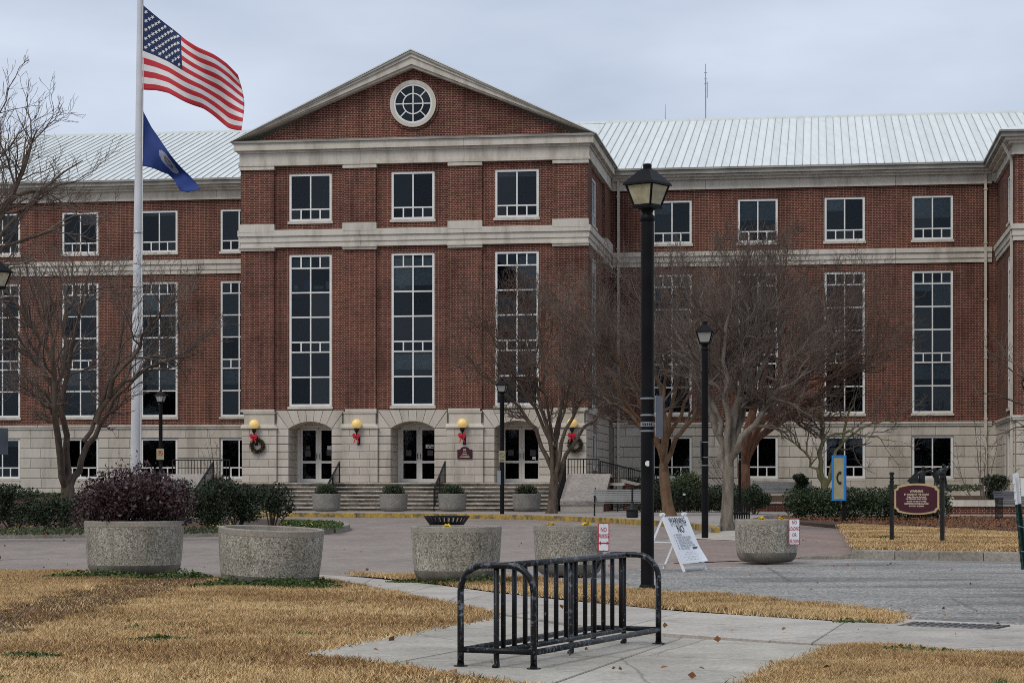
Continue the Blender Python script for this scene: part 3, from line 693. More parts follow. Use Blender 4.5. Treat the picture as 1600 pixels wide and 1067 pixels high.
# stone blocks
BLK = {}; SJ = MB()
def block(w, h, loc, rz, m='stone', pr=.05, parent=None, jx=.0035, jz=.0125, joined=False):
    k = (round(w, 2), round(h, 2), pr, m)
    if k not in BLK:
        a, b = w / 2 - jx, h / 2 - jz; c = .014
        V = [(-a, 0, -b), (a, 0, -b), (a, 0, b), (-a, 0, b), (-a, -pr + c, -b), (a, -pr + c, -b), (a, -pr + c, b), (-a, -pr + c, b),
             (-a + c, -pr, -b + c), (a - c, -pr, -b + c), (a - c, -pr, b - c), (-a + c, -pr, b - c)]
        fs = [(8, 9, 10, 11)]
        for q in (0, 4): fs += [(q + i, q + (i + 1) % 4, q + (i + 1) % 4 + 4, q + i + 4) for i in range(4)]
        me = bpy.data.meshes.new('stone_block'); me.from_pydata(V, [], fs); me.materials.append(MATS[m]); BLK[k] = me
    if joined:      # seen edge-on: real blocks, but kept together as one part
        M_ = Matrix.Translation(Vector(loc)) @ Matrix.Rotation(rz, 4, 'Z'); SJ.add([M_ @ v.co for v in BLK[k].vertices], [tuple(p.vertices) for p in BLK[k].polygons]); return None
    return obj('stone_block', BLK[k], None, parent or cth, loc, (0, 0, rz))
def ashlar(x0, x1, zs, ops, y, length, ph=0):
    for j in range(len(zs) - 1):
        za, zb = zs[j], zs[j + 1]; cz = (za + zb) / 2
        segs = [(x0, x1)]
        for a, b, c, d in ops:
            if not (c < cz < d): continue
            nsg = []
            for p, q in segs:
                if b <= p or a >= q: nsg.append((p, q)); continue
                if a > p: nsg.append((p, a))
                if b < q: nsg.append((b, q))
            segs = nsg
        for p, q in segs:
            n = max(1, round((q - p) / length)); st = (q - p) / n
            cuts = [p + i * st for i in range(n + 1)]
            if (j + ph) % 2 and n > 0:
                cuts = [p] + [p + (i + .5) * st for i in range(n)] + [q]
                cuts = [p, *[c for c in cuts[1:-1]], q]
            for a, b in zip(cuts, cuts[1:]):
                block(b - a, zb - za, ((a + b) / 2, y, cz), 0)
zw = [0.54, 1.015, 1.49, 1.965, 2.44, 2.915, 3.39, 3.83]
ashlar(-23.6, -7.3, zw, [(x - WW / 2 - .02, x + WW / 2 + .02, *Wz['gw']) for x in WX[:4]], DW, 1.1)
ashlar(7.5, 24.6, zw, [(x - WW / 2 - .02, x + WW / 2 + .02, *Wz['gw']) for x in WX[4:]], DW, 1.1, 1)
# central block
HW = 7.24; CX = [-4.38, 0.0, 4.38]
cops = [(x - .92, x + .92, a, b) for x in CX for a, b in ((4.48, 10.86), (12.25, 14.25))]
wall('brick_wall', 'brick', -HW, HW, 4.32, 15.2, cops, (0, 0, 0), 0)
for i, x in enumerate(CX):
    window('upper', 1.84, 2.0, (x, .06, 12.25), 0, [(0, 1, .86, 1)] if i == 2 else [])
    wn = window('tall', 1.84, 6.38, (x, .06, 4.48), 0, [[(0, .5, .9, .97)], [(0, 1, .79, .97), (0, 1, .24, .34)], [(.5, 1, .7, .97)]][i])
    if i == 0:
        MB().box(-.34, -.1, .14, .3, 4.94, 5.3).build('blue_folder', 'blue_box', wn); MB().box(.62, .78, .14, .3, 4.94, 5.25).build('paper_stack', 'paper', wn)
        MB().box(-.75, -.6, .14, .25, 4.94, 5.1).build('paper_stack', 'paper', wn); MB().box(.1, .5, .14, .25, 4.94, 5.08).build('paper_stack', 'blind', wn)
    if i == 1:
        MB().box(-.62, -.38, .14, .3, 4.94, 5.06).build('paper_stack', 'paper', wn)
PIL = [(-7.24, -5.92), (-2.92, -1.54), (1.54, 2.92), (5.92, 7.24)]
for i, (a, b) in enumerate(PIL):
    aa, bb = (a - .12, b) if i == 0 else (a, b + .12) if i == 3 else (a, b)
    MB().box(aa, bb, -.12, 1.2 if i in (0, 3) else .02, 4.32, 14.5).build('brick_pilaster', 'brick', cth)
    # capital and band breaks
    mb = MB(); e = .03
    A, Bx = aa - e, bb + e
    mb.box(A, Bx, -.20, .02, 14.42, 14.54); mb.box(A + .02, Bx - .02, -.16, .02, 14.54, 14.64); mb.build('pilaster_capital', 'stone_trim', cth)
    mb = MB(); mb.box(A, Bx, -.22, .02, 11.02, 11.12); mb.box(A - .03, Bx + .03, -.27, .02, 11.12, 11.19); mb.build('pilaster_capital', 'stone_trim', cth)
    MB().box(A, Bx, -.24, .02, 11.80, 12.13).build('pilaster_plinth', 'stone_trim', cth)
BANDC = [(11.16, 11.38, .13), (11.38, 11.63, .17), (11.63, 11.88, .23)]
FRC = [(14.58, 14.70, .20), (14.70, 15.12, .16)]
CORC = [(15.12, 15.22, .22), (15.22, 15.52, .36), (15.52, 15.61, .43)]
def around(name, tiers, m='stone_trim', nfront=4):
    for i in range(nfront):
        for a, b, p in tiers[:0]: pass
    cutsx = [-HW, -2.2, 2.2, HW] if nfront > 1 else [-HW, HW]
    for i in range(len(cutsx) - 1):
        mb = MB()
        for a, b, p in tiers:
            x0 = cutsx[i] - (p if i == 0 else 0); x1 = cutsx[i + 1] + (p if i == len(cutsx) - 2 else -.012)
            mb.box(x0, x1, -p, .3, a, b)
        mb.build(name, m, cth)
    for s in (-1, 1):
        mb = MB()
        for a, b, p in tiers:
            xs = sorted((s * (HW - .2), s * (HW + p))); mb.box(xs[0], xs[1], .3, DW + .1, a, b)
        mb.build(name, m, cth)
around('band_stone', BANDC); around('frieze_stone', FRC); around('cornice_stone', CORC[:2])
around('cornice_gutter', CORC[2:], 'gutter', 1)
# side walls of the central block
SIDE = [(2.5, 4.3)]
for s in (1, -1):
    loc = (s * HW, 0, 0) if s > 0 else (s * HW, DW, 0); rz = R(90) * s
    def lx(a, b): return (a, b) if s > 0 else (DW - b, DW - a)
    o2 = [(*lx(2.5, 4.3), a, b) for a, b in ((4.48, 10.86), (12.25, 14.25))]
    wall('brick_wall', 'brick', 0, DW, 4.32, 15.2, o2, loc, rz)
    wall('base_wall', 'mortar', 0, DW, 0, 4.32, [(*lx(2.5, 4.3), 1.9, 3.4)], loc, rz)
    if s > 0:
        for k, h, z in (('upper', 2.0, 12.25), ('tall', 6.38, 4.48), ('ground', 1.5, 1.9)):
            window(k, 1.8, h, (HW - .06, 3.4, z), R(90))
        for k in range(9):
            za = 1.0 + .352 * k
            for a, b in ((0.02, 1.2), (1.2, 2.45), (4.35, 5.6), (5.6, 6.9), (6.9, 8.2), (8.2, 9.45)):
                if k % 2: a, b = (max(.02, a - .3) if a not in (4.35,) else a, b - .3 if b not in (2.45, 9.45) else b)
                block(b - a, .352, (HW, (a + b) / 2, za + .176), R(90), pr=.05, joined=True)
        for a, b in ((6.7, 9.45),):
            MB().box(HW - .02, HW + .12, a, b, 4.32, 14.5).build('brick_pilaster', 'brick', cth)
            MB().box(HW - .02, HW + .24, a - .03, b, 11.80, 12.13).build('pilaster_plinth', 'stone_trim', cth)
            MB().box(HW - .02, HW + .22, a - .03, b, 11.02, 11.16).build('pilaster_capital', 'stone_trim', cth)
        MB().box(HW - .02, HW + .12, .3, 9.4, 4.16, 4.34).build('ledge_stone', 'stone_trim', cth)
# stone base with three arched entrances
SPR, RISE, HO = 3.55, 0.30, 0.93
RAD = (HO ** 2 + RISE ** 2) / (2 * RISE); CZ = SPR + RISE - RAD; HA = math.asin(HO / RAD)
FL = 1.28; REC = 1.5
mb = MB()
edges = [-HW] + [v for x in CX for v in (x - HO, x + HO)] + [HW]
for i in range(0, len(edges), 2):
    mb.add([(edges[i], 0, 0.1), (edges[i + 1], 0, .1), (edges[i + 1], 0, 4.34), (edges[i], 0, 4.34)], [(0, 1, 2, 3)])
for x in CX:
    arc = [(x + RAD * math.sin(t), CZ + RAD * math.cos(t)) for t in np.linspace(-HA, HA, 13)]
    for (xa, za), (xb, zb) in zip(arc, arc[1:]):
        mb.add([(xa, 0, za), (xb, 0, zb), (xb, 0, 4.34), (xa, 0, 4.34)], [(0, 1, 2, 3)])
mb.build('base_wall', 'mortar', cth)
for x in CX:
    mb = MB()
    arc = [(x + RAD * math.sin(t), CZ + RAD * math.cos(t)) for t in np.linspace(-HA, HA, 13)]
    for (xa, za), (xb, zb) in zip(arc, arc[1:]): mb.add([(xa, -.04, za), (xa, REC, za), (xb, REC, zb), (xb, -.04, zb)], [(0, 1, 2, 3)])
    for k, s in ((0, -1), (1, 1)): pass
    mb.build('arch_soffit', 'stone', cth)
    for s in (-1, 1):       # reveals in courses
        for j in range(7):
            za, zb = FL + .324 * j, FL + .324 * (j + 1)
            block(REC, .324, (x + s * HO, REC / 2 - .02, (za + zb) / 2), R(90) * (-s), pr=.012, joined=True)
        MB().add([(x + s * (HO + .002), -.01, FL), (x + s * (HO + .002), REC, FL), (x + s * (HO + .002), REC, SPR), (x + s * (HO + .002), -.01, SPR)], [(0, 1, 2, 3) if s < 0 else (3, 2, 1, 0)]).build('reveal_wall', 'mortar', cth)
    # voussoirs
    NV, ZT, UM = 7, 4.31, 1.50
    for k in range(NV):
        g = .005
        t0, t1 = -HA + 2 * HA * k / NV + g, -HA + 2 * HA * (k + 1) / NV - g
        bot = [(RAD * math.sin(t), CZ + RAD * math.cos(t)) for t in np.linspace(t0, t1, 4)]
        def topp(t):
            u = (ZT - CZ) * math.tan(t)
            if abs(u) <= UM: return [(u, ZT)]
            uu = math.copysign(UM, u); return [(uu, CZ + UM / abs(math.tan(t)))]
        tp1, tp0 = topp(t1), topp(t0)
        mid = []
        if abs(tp1[0][1] - ZT) > 1e-6 and abs(tp0[0][1] - ZT) < 1e-6: mid = [(UM, ZT)]
        if abs(tp0[0][1] - ZT) > 1e-6 and abs(tp1[0][1] - ZT) < 1e-6: mid = [(-UM, ZT)]
        pl = [(x + u, z) for u, z in bot + tp1 + mid + tp0]
        MB().prism_y(pl, -.06, .01).build('voussoir', 'stone', cth)
    zq = lambda u: CZ + u / math.tan(HA)
    for s in (-1, 1):
        xq = {0.0: 1.45, -4.38: 1.41 if s < 0 else 1.37, 4.38: 1.41 if s > 0 else 1.37}[x]
        q = [(x + s * (HO + .02), SPR + .012), (x + s * xq, SPR + .012), (x + s * xq, zq(xq) - .03)]
        if s < 0: q.reverse()
        MB().prism_y(q, -.052, .01).build('spandrel', 'stone', cth)
    # doors
    d = MB(); dh = 2.35; ty = REC
    d.box(x - HO, x - HO + .13, ty - .05, ty + .08, FL, SPR); d.box(x + HO - .13, x + HO, ty - .05, ty + .08, FL, SPR)
    d.box(x - HO + .13, x + HO - .13, ty - .05, ty + .08, FL + dh, FL + dh + .1)
    d.box(x - .02, x + .02, ty - .02, ty + .06, FL, FL + dh)
    top = [(x - HO, FL + dh + .1), (x + HO, FL + dh + .1)] + [(x + RAD * math.sin(t), CZ + RAD * math.cos(t)) for t in np.linspace(HA, -HA, 9)]
    d.prism_y(top, ty - .02, ty + .05)
    dr_ = d.build('entrance_door', 'door_cream', cth)
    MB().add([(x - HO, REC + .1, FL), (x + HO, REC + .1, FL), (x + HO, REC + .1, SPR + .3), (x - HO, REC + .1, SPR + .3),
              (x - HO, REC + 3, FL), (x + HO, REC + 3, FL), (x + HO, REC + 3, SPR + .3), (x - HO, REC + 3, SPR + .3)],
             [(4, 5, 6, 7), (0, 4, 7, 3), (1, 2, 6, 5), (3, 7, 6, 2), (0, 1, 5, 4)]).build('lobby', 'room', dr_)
    for s in (-1, 1):
        xa, xb = (x - HO + .135, x - .022) if s < 0 else (x + .022, x + HO - .135)
        lf = MB(); st = .10; a0, a1 = ty - .035, ty + .02
        lf.box(xa, xa + st, a0, a1, FL + .02, FL + dh - .01); lf.box(xb - st, xb, a0, a1, FL + .02, FL + dh - .01)
        for za, zb in ((FL + .02, FL + .17), (FL + .83, FL + .93), (FL + dh - .12, FL + dh - .01)): lf.box(xa + st, xb - st, a0, a1, za, zb)
        leaf = lf.build('door_leaf', 'door_cream', dr_)
        for za, zb in ((FL + .17, FL + .83), (FL + .93, FL + dh - .12)):
            obj('pane', pane_mesh(xb - xa - 2 * st, zb - za), None, dr_, ((xa + xb) / 2, ty - .008, (za + zb) / 2))
        hx = xb - .045 if s < 0 else xa + .045
        MB().tube([(hx, a0 - .002, FL + 1.0), (hx, a0 - .06, FL + 1.02), (hx, a0 - .06, FL + 1.22), (hx, a0 - .002, FL + 1.24)], .013, 6).build('handle', 'black_iron', dr_)
        # notices taped to the glass
        nx = (xa + xb) / 2 + .06 * s
        MB().box(nx - .12, nx + .12, ty - .016, ty - .0125, FL + 1.12 + .06 * random.random(), FL + 1.38).build('notice', 'ink_grey', dr_)
        if x == 0 and s > 0:
            MB().box(nx - .2, nx + .14, ty - .019, ty - .0165, FL + 1.46, FL + 1.62).build('notice', 'paper', dr_)
            pm_ = MB()
            for px_, pz_, pw_ in ((-.06, 1.575, .10), (-.12, 1.505, .07), (.03, 1.505, .16)): pm_.box(nx - .03 + px_ + .03, nx - .03 + px_ + .03 + pw_ * .8, ty - .0215, ty - .0195, FL + pz_ - .02, FL + pz_ + .02)
            tag(pm_.build('print', 'sign_black', dr_), kind='stuff')
        elif x < 0:
            MB().box(nx - .09, nx + .09, ty - .019, ty - .0165, FL + 1.40, FL + 1.58).build('notice', 'blind' if s > 0 else 'ink_grey', dr_)
        elif s > 0:
            MB().box(nx - .02, nx + .12, ty - .019, ty - .0165, FL + .98, FL + 1.10).build('notice', 'blind', dr_)
# piers between the doors
zc = [FL + .324 * j for j in range(8)]
def pier(x0, x1, p0, p1):
    for j in range(7):
        za, h = zc[j], .324
        cz = za + h / 2
        for a, b, pr in ((x0, p0, .05), (p1, x1, .05)):
            if b - a > .05: block(b - a, h, ((a + b) / 2, 0, cz), 0, pr=pr)
        n = 2; st = (p1 - p0) / n
        cs = [p0, p0 + st, p1] if j % 2 else [p0, p0 + st * .45, p0 + st * 1.55, p1]
        for a, b in zip(cs, cs[1:]): block(b - a, h, ((a + b) / 2, 0, cz), 0, pr=.16)
    MB().box(p0 + .01, p1 - .01, -.145, 0, FL, SPR).build('pier_core', 'mortar', cth)
    w_ = x1 - x0
    m2 = MB(); m2.add([], [])
    # pedestal: sloped weathering, then a raised panel block
    A, B_ = p0 - .04, p1 + .04
    m2.add([(A, -.22, SPR), (B_, -.22, SPR), (B_, 0, SPR), (A, 0, SPR), (A, -.22, SPR + .06), (B_, -.22, SPR + .06), (B_, 0, SPR + .20), (A, 0, SPR + .20),
            (A + .16, -.14, SPR + .19), (B_ - .16, -.14, SPR + .19)],
           [(0, 1, 5, 4), (4, 5, 9, 8), (1, 2, 6, 9, 5), (0, 4, 8, 7, 3), (8, 9, 6, 7), (0, 3, 2, 1)])
    m2.box(A + .14, B_ - .14, -.13, 0, SPR + .19, 4.18); m2.box(A + .10, B_ - .10, -.17, 0, 4.18, 4.24); m2.build('pedestal', 'stone', cth)
pier(-7.24, -5.31, -7.30, -5.80); pier(-3.45, -.93, -3.0, -1.46); pier(.93, 3.45, 1.46, 3.0); pier(5.31, 7.24, 5.80, 7.30)
for a, b in ((-7.36, -5.9), (-2.86, -1.52), (1.52, 2.86), (5.9, 7.36)): MB().box(a, b, -.16, .01, 4.25, 4.36).build('ledge_stone', 'stone_trim', cth)
# pediment
KS = (19.20 - 15.58) / 7.66
def T(x, o=0): return 19.20 - KS * abs(x) + o
MB().prism_y([(-7.3, 15.2), (7.3, 15.2), (7.3, 15.40), (0, 18.80), (-7.3, 15.40)], .12, .3).build('tympanum', 'brick', cth)
for s in (-1, 1):
    for nm, m, tiers in (('raking_cornice', 'stone_trim', ((-.66, -.54, .24), (-.54, -.24, .34))), ('raking_cornice', 'stone_trim', ((-.24, -.10, .40),)), ('raking_gutter', 'gutter', ((-.10, 0, .46),))):
        mb = MB()
        for o0, o1, p in tiers:
            xe = 7.66 + p * .08
            q = [(0, T(0, o0)), (s * xe, max(T(xe, o0), 15.58)), (s * xe, max(T(xe, o1), 15.60)), (0, T(0, o1))]
            if s < 0: q.reverse()
            mb.prism_y(q, -p, .3)
        mb.build(nm, m, cth)
    q = [(0, T(0, .02)), (s * 7.74, T(7.74, .02)), (s * 7.74, T(7.74, .07)), (0, T(0, .07))]
    if s < 0: q.reverse()
    MB().prism_y(q, -.48, 22.0).build('gable_roof', 'roof_metal', cth)
# round window
RW = 17.08
def ring(mb, r0, r1, y0, y1, n=40, cz=RW):
    a = [2 * math.pi * i / n for i in range(n)]
    V = []
    for r, y in ((r0, y1), (r0, y0), (r1, y0), (r1, y1)): V += [(r * math.cos(t), y, cz + r * math.sin(t)) for t in a]
    fs = []
    for k in range(3):
        for i in range(n): fs.append((k * n + i, k * n + (i + 1) % n, (k + 1) * n + (i + 1) % n, (k + 1) * n + i))
    mb.add(V, fs)
mb = MB(); ring(mb, .82, .98, .0, .13); rwn = mb.build('round_window', 'stone_trim', cth)
mb = MB(); ring(mb, .985, 1.09, .07, .13); mb.build('brick_ring', 'brick', rwn)
mb = MB(); ring(mb, .75, .82, .02, .12); ring(mb, .40, .445, .035, .12)
for k in range(8):
    t = k * math.pi / 4
    r0 = .0 if k % 2 == 0 else .44
    mb.bar((r0 * math.cos(t), .07, RW + r0 * math.sin(t)), (.76 * math.cos(t), .07, RW + .76 * math.sin(t)), .045, .06, up=(0, 1, 0))
mb.build('muntins', 'window_white', rwn)
for k in range(4):
    th = np.linspace(k * math.pi / 2, (k + 1) * math.pi / 2, 9)
    MB().prism_y([(0, RW)] + [(.76 * math.cos(t), RW + .76 * math.sin(t)) for t in th], .095, .1).build('pane', 'glass', rwn)
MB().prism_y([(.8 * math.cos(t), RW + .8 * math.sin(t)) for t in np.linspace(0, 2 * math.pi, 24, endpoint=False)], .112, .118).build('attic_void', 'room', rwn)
# wing roofs: slab, ridge cap and standing-seam panels
PIT = math.atan(.335); EY, EZ = DW - .64, 15.50; RL = 13.0 / math.cos(PIT)
rf = MB()
rf.add([(-32, EY, EZ), (38, EY, EZ), (38, EY + 13.0, EZ + 13.0 * .335), (-32, EY + 13.0, EZ + 13.0 * .335), (38, EY + 26, EZ), (-32, EY + 26, EZ)],
       [(0, 1, 2, 3), (3, 2, 4, 5)])
roof = rf.build('metal_roof', 'roof_metal', cth)
MB().box(-32, 38, EY + 12.8, EY + 13.2, EZ + 13.0 * .335 - .05, EZ + 13.0 * .335 + .09).build('ridge_cap', 'roof_metal', roof)
PW = .362
pm = MB(); pm.box(.012, PW - .012, 0, RL, .006, .016); pm.cm = 1; pm.box(-.0118, .0118, 0, RL, .004, .05)
pme = pm.mesh('roof_panel'); pme.materials.append(MATS['roof_metal']); pme.materials.append(MATS['seam'])
for x0, n in ((-24.4, 51), (5.9, 60)):
    for i in range(n): obj('roof_panel', pme, None, roof, (x0 + i * PW, EY, EZ), (PIT, 0, 0))
# right pavilion
PX, PD = 24.62, 1.2
wall('brick_wall', 'brick', 0, DW - PD, 3.95, 14.7, [(5.0, 6.5, *Wz['tw']), (5.0, 6.5, *Wz['uw'])], (PX, DW, 0), R(-90))
wall('base_wall', 'stone', 0, DW - PD, 0, 3.95, [(5.0, 6.5, *Wz['gw'])], (PX, DW, 0), R(-90))
for k, z, h in (('upper', 12.14, 1.98), ('tall', 4.39, 6.37), ('ground', 1.49, 1.9)):
    window(k, 1.5, h, (PX + .06, DW - 5.75, z), R(-90))
wall('brick_wall', 'brick', PX, 38, 3.95, 14.7, [], (0, PD, 0), 0)
wall('base_wall', 'mortar', PX, 38, 0, 3.95, [], (0, PD, 0), 0)
ashlar(PX + .05, 27.2, zw, [], PD, .95)
for k in range(7):
    for q in range(8):
        a = q * 1.03; block(1.03, .475 if k < 6 else .44, (PX, DW - a - .52, zw[k] + .2375), R(-90), pr=.04, joined=True) if not (4.6 < a + .5 < 6.9 and 2 <= k < 6) else None
for nm, tiers, m in (('band_stone', BANDT, 'stone_trim'), ('frieze_stone', FRZ, 'stone_trim'), ('ledge_stone', LEDGE, 'stone_trim'), ('cornice', COR, 'stone_trim'), ('gutter', GUT, 'gutter')):
    mb = MB(); mb2 = MB()
    for a, b, p in tiers:
        mb.box(PX - p, PX + .2, PD + .3, DW - p, a, b); mb2.box(PX - p, 38, PD - p, PD + .3, a, b)
    mb.build(nm, m, cth); mb2.build(nm, m, cth)
hr = MB(); e0 = PX - .66; y0 = PD - .66
hr.add([(e0, y0, 15.5), (38, y0, 15.5), (38, y0 + 8, 18.3), (e0 + 8, y0 + 8, 18.3), (e0, 22, 15.5), (e0 + 8, 22, 18.3)], [(0, 1, 2, 3), (0, 3, 5, 4)]).build('hip_roof', 'roof_metal', roof)
tag(SJ.build('side_stones', 'stone', cth), kind='stuff')
# rainwater pipes
for x, y, z0, z1 in ((7.72, DW - .12, .9, 15.1), (24.1, DW - .12, .9, 15.1)):
    m2 = MB(); m2.box(x - .055, x + .055, y - .06, y + .05, z0, z1)
    for z in (2.6, 4.1, 6.8, 9.4, 11.9, 14.3): m2.box(x - .08, x + .08, y - .075, y + .06, z, z + .06)
    m2.build('downspout', 'stone_trim', cth)
m2 = MB(); m2.box(PX - .16, PX - .05, 1.5, 1.6, .9, 14.4); m2.bar((PX - .1, 1.55, 14.4), (PX - .45, 1.55, 15.1), .1); m2.build('downspout', 'stone_trim', cth)
# vent grille and stair, landing, cheek walls
stp = thing('entrance_steps', 'wide stone entrance steps with stained risers below the arched doors', 'steps', (BX, BY, 0), -BA)
NST = 7; rise = (FL - .148) / NST; SX0, SX1 = -8.0, 6.55
for i in range(NST):
    y1 = -1.7 - .36 * (NST - 1 - i); z1 = .148 + rise * (i + 1)
    m2 = MB(); m2.box(SX0 - .01, SX1 + .01, y1 - .41, y1, z1 - .05, z1)
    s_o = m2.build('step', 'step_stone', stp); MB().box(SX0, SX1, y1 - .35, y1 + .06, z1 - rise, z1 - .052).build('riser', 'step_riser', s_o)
MB().box(SX0, 9.0, -1.7, REC + .2, FL - .12, FL - .004).build('landing', 'step_stone', stp)
MB().box(SX0 + .1, 8.9, -1.62, -.3, FL - .02, FL + .006).build('landing_paving', 'landing_brick', stp)
def cheek(xa, xb):
    o = thing('cheek_wall', 'sloping concrete cheek wall on the %s of the entrance steps' % ('left' if xa < 0 else 'right'), 'wall', (BX, BY, 0), -BA, 'cheek walls of the entrance steps')
    yf, yb = -4.3, -1.6
    V = [(xa, yf, .1), (xb, yf, .1), (xb, yb, .1), (xa, yb, .1), (xa, yf, .46), (xb, yf, .46), (xb, yb, 1.50), (xa, yb, 1.50), (xb, -.2, .1), (xa, -.2, .1), (xb, -.2, 1.50), (xa, -.2, 1.50)]
    MB().add(V, [(0, 1, 5, 4), (1, 8, 10, 6, 5), (9, 0, 4, 7, 11), (8, 9, 11, 10), (7, 6, 10, 11)]).build('brick_face', 'brick', o)
    nrm = .10
    MB().add([(xa - .04, yf - .06, .40), (xb + .04, yf - .06, .40), (xb + .04, yb, 1.52), (xa - .04, yb, 1.52), (xa - .04, yf - .06, .56), (xb + .04, yf - .06, .56), (xb + .04, yb, 1.64), (xa - .04, yb, 1.64)],
             [(0, 1, 5, 4), (1, 2, 6, 5), (2, 3, 7, 6), (3, 0, 4, 7), (4, 5, 6, 7), (0, 3, 2, 1)]).build('coping', 'sidewalk_far', o)
    MB().box(xa - .04, xb + .04, yb + .004, -.2, 1.50, 1.62).build('coping', 'stone_trim', o)
    MB().box(xa - .02, xb + .02, yf - .02, yf, .1, .40).build('stone_front', 'stone', o)
cheek(6.75, 8.4); cheek(-10.0, -8.15)

# ------------------------------------------------------------------ bare winter trees
def unit(a): return a / (np.linalg.norm(a, axis=-1, keepdims=True) + 1e-9)
def tubes_np(P, Rr, S):
    """P (N,K,3) polylines, Rr (N,K) radii -> vertices, quads"""
    N, K, _ = P.shape
    T_ = np.empty_like(P); T_[:, 1:-1] = P[:, 2:] - P[:, :-2]; T_[:, 0] = P[:, 1] - P[:, 0]; T_[:, -1] = P[:, -1] - P[:, -2]
    T_ = unit(T_); ref = np.where(np.abs(T_[:, :1, 2:3]) > .8, np.array([1., 0, 0]), np.array([0., 0, 1.])) * np.ones_like(T_)
    A = unit(np.cross(T_, ref)); B = np.cross(T_, A)
    th = np.arange(S) * 2 * np.pi / S
    V = P[:, :, None] + (A[:, :, None] * np.cos(th)[None, None, :, None] + B[:, :, None] * np.sin(th)[None, None, :, None]) * Rr[:, :, None, None]
    idx = np.arange(N * K * S).reshape(N, K, S)
    a, b = idx[:, :-1], idx[:, 1:]
    Fq = np.stack([a, np.roll(a, -1, 2), np.roll(b, -1, 2), b], -1).reshape(-1, 4)
    return V.reshape(-1, 3), Fq
def grow(g, p, d, ln, r0, r1, K, wob, upb):
    N = len(p); P = np.empty((N, K, 3)); P[:, 0] = p; d = unit(d)
    for i in range(1, K):
        d = unit(d + g.normal(size=(N, 3)) * wob + np.array([0, 0, upb]))
        P[:, i] = P[:, i - 1] + d * (ln / (K - 1))[:, None]
    t = np.linspace(0, 1, K)[None]; return P, r0[:, None] * (1 - t) + r1[:, None] * t
def sprout(g, P, Rr, n, tmin, ang, angs):
    N, K, _ = P.shape; par = np.repeat(np.arange(N), n)
    t = (tmin + (1 - tmin) * (np.tile((np.arange(n) + .5) / n, N) + g.uniform(-.5, .5, N * n) / n)) * (K - 1) * .999
    i = t.astype(int); f = (t - i)[:, None]
    p = P[par, i] * (1 - f) + P[par, i + 1] * f; tg = unit(P[par, i + 1] - P[par, i])
    r = Rr[par, i] * (1 - f[:, 0]) + Rr[par, i + 1] * f[:, 0]
    q = unit(np.cross(tg, g.normal(size=tg.shape))); a = np.radians(ang + angs * g.normal(size=len(par)))[:, None]
    return p, tg * np.cos(a) + q * np.sin(a), r, par
